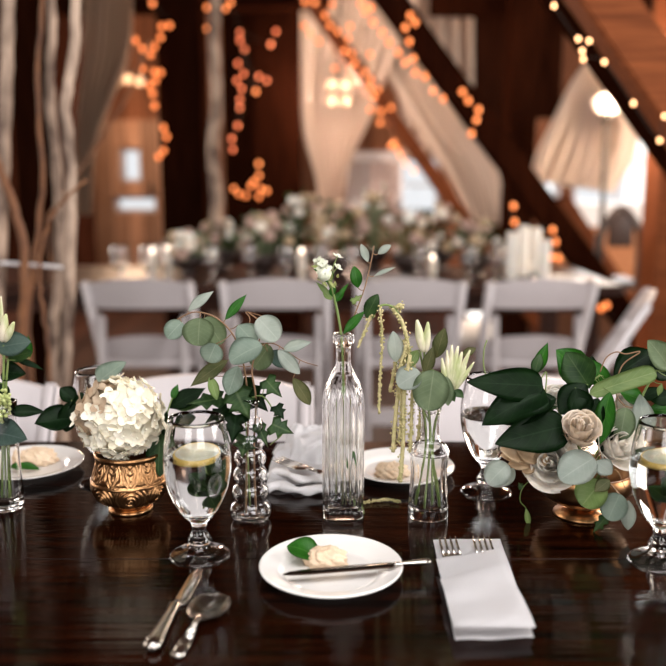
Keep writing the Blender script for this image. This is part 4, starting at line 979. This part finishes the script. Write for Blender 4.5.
for bu, bv, tu, tv, w_ in ((448, 390, 455, 402, 10), (454, 390, 464, 398, 9), (446, 392, 436, 388, 9)): link('leaf', leaf_mesh(W(bu, bv, my - .012), W(tu, tv, my - .02), px(w_, my), 'lance'), M['ivy'], rt)

# left vase
ly = LV.y
sprig('lily_leaves', 'dark leaves and stem rising from the vase at the left edge', 'foliage', [(10, 500), (8, 440), (6, 395), (8, 360)],
      [(-4, 348, 31, 342, 26, 'oval', 'grey', 0, 0), (8, 358, 32, 352, 16, 'oval', 'ivy', .01, .01), (2, 372, 26, 374, 22, 'heart', 'dark', .01, .01), (12, 358, 44, 370, 7, 'lance', 'dark', .02, .03), (30, 358, 28, 335, 7, 'lance', 'green', .02, .02),
       (-6, 432, 27, 440, 32, 'heart', 'grey', -.01, -.03), (6, 412, 46, 412, 14, 'lance', 'dark', .0, .01), (-4, 382, 8, 400, 14, 'oval', 'dark', 0, 0)], ly, .002)
rt = thing('lily_stem', 'cream lily buds at the left edge above the dark leaves', 'lily', W(2, 500, ly))
bm = bmesh.new(); tube(bm, smoothpts([W(2, 500, ly), W(3, 420, ly), W(4, 345, ly)], 5), .0018, 7); link('stem', bm, M['stem'], rt)
for b, t, w_ in (((2, 342), (6, 314), .0058), ((5, 342), (14, 322), .005), ((-6, 340), (-4, 306), .005), ((2, 330), (1, 296), .0025)):
    bm = bmesh.new(); bud(bm, W(b[0], b[1], ly), W(t[0], t[1], ly - .005), w_); link('bud', bm, M['bud'], rt)
rt = thing('lime_flower_stem', 'lime green floret cluster peeking out of the left vase', 'flower', W(6, 500, ly))
bm = bmesh.new(); tube(bm, [W(6, 500, ly), W(4, 412, ly)], .0015, 6); link('stem', bm, M['stem'], rt)
bm = bmesh.new()
for k in range(50): ball(bm, W(3 + random.uniform(-7, 7), 408 + random.uniform(-18, 14), ly - .012 + random.uniform(-.008, .008)), .0028, 1)
link('florets', bm, M['lime'], rt)

# rose arrangement
ay = CB.y
def rose(c, R, axis, m, label, open_=1.0, layers=6):
    c = Vector(c); q = Vector(axis).to_track_quat('Z', 'Y').to_matrix().to_4x4(); mt = Matrix.Translation(c) @ q
    b0 = CB + Vector((0, 0, .045)); rt = thing('rose', label, 'rose', b0)
    bm = bmesh.new(); base = c - Vector(axis).normalized() * R * .8
    tube(bm, smoothpts([b0, (b0 + base) / 2 + Vector((0, .004, 0)), base], 5), .002, 7); link('stem', bm, M['stem'], rt)
    bm = bmesh.new()
    for l in range(layers):
        f = (l + 1) / layers; npet = 3 if l < 2 else 5; rad = R * (.16 + .84 * f) ; span = 2 * PI / npet * 1.35
        for k in range(npet):
            a0 = l * 1.1 + k * 2 * PI / npet + random.uniform(-.15, .15); g = []; lean = random.uniform(-.06, .06)
            for i in range(9):
                t = i / 8; row = []
                for j in range(11):
                    s = -1 + 2 * j / 10; a = a0 + s * span / 2
                    top = (.95 - .30 * f * open_) + .1 * (1 - abs(s) ** 2.5)
                    hh = t * top * (1 - .10 * abs(s) ** 3)
                    prof = math.sin(min(1, t * 1.25) * PI / 2) ** .7
                    curl = open_ * f * .30 * max(0, t - .7) / .3
                    rr = rad * (prof * (.92 - .22 * t * (1 - f * open_)) + curl + lean) * (1 - .04 * s * s) + .0006 * j * (1 if l % 2 else -1)
                    row.append(bm.verts.new(mt @ Vector((rr * math.cos(a), rr * math.sin(a), -R * .8 + hh * R * 1.65 - curl * R * .25))))
                g.append(row)
            fs = [bm.faces.new((A[j], A[j + 1], B[j + 1], B[j])) for A, B in zip(g, g[1:]) for j in range(10)]
    bmesh.ops.solidify(bm, geom=list(bm.faces), thickness=.0005)
    link('petals', bm, M[m], rt); return rt
rose(W(580, 431, ay - .055), .0255, (-.10, -.62, .72), 'rose', 'blush cream rose at the heart of the arrangement, spiral centre showing', .7, 5)
rose(W(552, 462, ay - .045), .030, (-.45, -.80, .35), 'whitef', 'white rose lying low left of the blush rose', 1.0)
rose(W(616, 446, ay - .040), .026, (.35, -.7, .45), 'whitef', 'white rose right of the blush rose behind the front goblet', 1.0)
rose(W(556, 399, ay - .005), .018, (-.3, -.5, .8), 'whitef', 'small white rose above the blush rose, half covered by leaves', .6, 5)
rose(W(626, 404, ay + .01), .017, (.2, -.5, .8), 'whitef', 'small white rose at the upper right of the arrangement', .6, 5)
rt = thing('dried_flower', 'tan papery petals at the lower left of the rose arrangement', 'flower', W(540, 470, ay - .03))
bm = bmesh.new(); tube(bm, [W(560, 480, ay - .01), W(540, 468, ay - .03), W(525, 460, ay - .03)], .0014, 6); link('stem', bm, M['bstem'], rt)
for bu, bv, tu, tv, w_ in ((530, 462, 500, 448, 18), (532, 464, 508, 464, 16), (538, 462, 516, 450, 16), (540, 464, 546, 452, 16), (534, 466, 522, 472, 14), (528, 458, 500, 456, 14)):
    link('petal', leaf_mesh(W(bu, bv, ay - .045), W(tu, tv, ay - .05), px(w_, ay), 'oval', cup=.4, wob=.08), M['tanpetal'], rt)
a0 = [(580, 490, 0)]
sprig('leafy_stem', 'big dark glossy heart leaves on the left side of the rose arrangement', 'foliage', [(578, 490, .0), (562, 440, -.01), (545, 400, -.01), (540, 385, 0)],
      [(543, 386, 467, 382, 34, 'heart', 'dark', -.02, -.03, -.3), (546, 392, 482, 426, 44, 'heart', 'dark', -.022, -.035, .15), (566, 426, 495, 444, 44, 'heart', 'dark', -.04, -.05, -.1), (560, 404, 520, 412, 26, 'lance', 'ivy', -.015, -.02, .4), (556, 398, 500, 424, 34, 'oval', 'dark', -.02, -.03, .2), (536, 374, 548, 342, 13, 'lance', 'green', .0, .0), (534, 375, 541, 352, 12, 'lance', 'ivy', -.01, .0)], ay, .002)
sprig('leafy_stem', 'glossy mid green leaves above the blush rose', 'foliage', [(580, 490, .0), (580, 430, .01), (585, 390, 0), (600, 375, 0)],
      [(588, 384, 556, 350, 36, 'oval', 'green', .0, .0, .2), (590, 388, 566, 352, 34, 'oval', 'ivy', -.01, .0, -.2), (592, 385, 592, 356, 14, 'oval', 'dark', .01, .02), (606, 392, 592, 360, 20, 'oval', 'green', .01, .01), (590, 394, 656, 372, 21, 'blunt', 'yellowgreen', -.02, -.02, .1),
       (614, 378, 654, 352, 34, 'oval', 'dark', .02, .02), (610, 392, 600, 444, 21, 'oval', 'green', -.035, -.05, .2), (598, 398, 588, 430, 24, 'oval', 'dark', -.03, -.035), (575, 388, 584, 418, 26, 'oval', 'dark', -.03, -.04), (586, 384, 560, 414, 30, 'oval', 'dark', -.025, -.035),
       (606, 416, 602, 452, 18, 'oval', 'dark', -.03, -.04), (620, 392, 646, 402, 18, 'lance', 'green', .0, .0)], ay, .002)
sprig('leafy_stem', 'broad leaves at the right edge of the rose arrangement', 'foliage', [(590, 490, .01), (620, 440, 0), (640, 400, .0), (656, 370, 0)],
      [(670, 370, 648, 340, 26, 'oval', 'sage', -.01, -.01, .1), (672, 378, 652, 356, 30, 'oval', 'dark', .01, .01), (644, 430, 640, 394, 24, 'heart', 'euc2', -.02, -.01), (626, 408, 620, 440, 24, 'round', 'sage', -.03, -.04), (662, 384, 658, 396, 6, 'lance', 'yellowgreen', -.02, -.02),
       (650, 400, 672, 396, 20, 'oval', 'dark', .0, .0), (648, 410, 676, 412, 18, 'oval', 'green', .01, .01), (640, 400, 664, 388, 14, 'lance', 'dark', .0, .0)], ay, .002)
sprig('eucalyptus_stem', 'silver eucalyptus stem trailing down the front of the rose arrangement', 'eucalyptus', [(585, 480, -.01), (600, 452, -.05), (600, 474, -.07), (612, 486, -.07), (625, 500, -.07)],
      [(594, 458, 560, 480, 34, 'round', 'euc2', -.07, -.08), (596, 461, 612, 474, 18, 'oval', 'euc2', -.07, -.08), (602, 482, 582, 506, 32, 'round', 'yellowgreen', -.075, -.08, .1), (620, 494, 608, 520, 26, 'round', 'euc', -.08, -.09), (628, 500, 628, 530, 15, 'oval', 'euc2', -.07, -.08),
       (610, 480, 594, 492, 14, 'lance', 'olive', -.08, -.085), (605, 518, 592, 534, 12, 'ivy', 'ivy', -.06, -.06)], ay, .0011, 'bstem', extra_stems=[[(604, 478, -.07), (616, 470, -.08), (626, 490, -.075)]])
sprig('eucalyptus_stem', 'pale eucalyptus leaves hanging left beside the back goblet', 'eucalyptus', [(570, 486, -.01), (540, 474, -.04), (515, 468, -.05), (506, 466, -.05)],
      [(508, 464, 488, 484, 26, 'round', 'euc2', -.05, -.055), (514, 468, 504, 486, 12, 'oval', 'euc2', -.04, -.045)], ay, .001, 'bstem')
sprig('leafy_stem', 'tiny green leaf on a thread hanging below the arrangement', 'foliage', [(540, 474, -.02), (524, 486, -.03), (520, 500, -.03), (526, 508, -.03)], [(526, 508, 529, 528, 6, 'lance', 'yellowgreen', -.03, -.03), (522, 488, 518, 482, 8, 'ivy', 'ivy', -.03, -.03)], ay, .0005)
for label, pts, m in (('dark looping vine tendril above the blush rose', [(600, 372), (606, 358), (616, 352), (626, 354), (640, 352), (622, 366), (616, 392), (624, 405), (634, 408)], 'bstem'), ('pale curling tendril left in the rose arrangement', [(536, 388), (546, 372), (545, 392), (540, 400)], 'stem'), ('thin pale tendril rising beside the back goblet', [(490, 384), (484, 368), (484, 350), (487, 340)], 'stem')):
    bm = bmesh.new(); tube(bm, smoothpts([W(u, v, ay - .01) for u, v in pts], 8), .0009, 6); o = link('tendril', bm, M[m]); tag(o, label, 'tendril')

# ------------------------------------------------------------------ render look
sc.view_settings.view_transform = 'Standard'; sc.view_settings.look = 'None'; sc.view_settings.gamma = 1
sc.view_settings.exposure = 0.68; sc.view_settings.use_curve_mapping = False
cy_ = sc.cycles; cy_.use_denoising = True; cy_.max_bounces = 14; cy_.transmission_bounces = 14; cy_.transparent_max_bounces = 8; cy_.glossy_bounces = 5; cy_.diffuse_bounces = 4
cy_.sample_clamp_indirect = 6; cy_.blur_glossy = .5
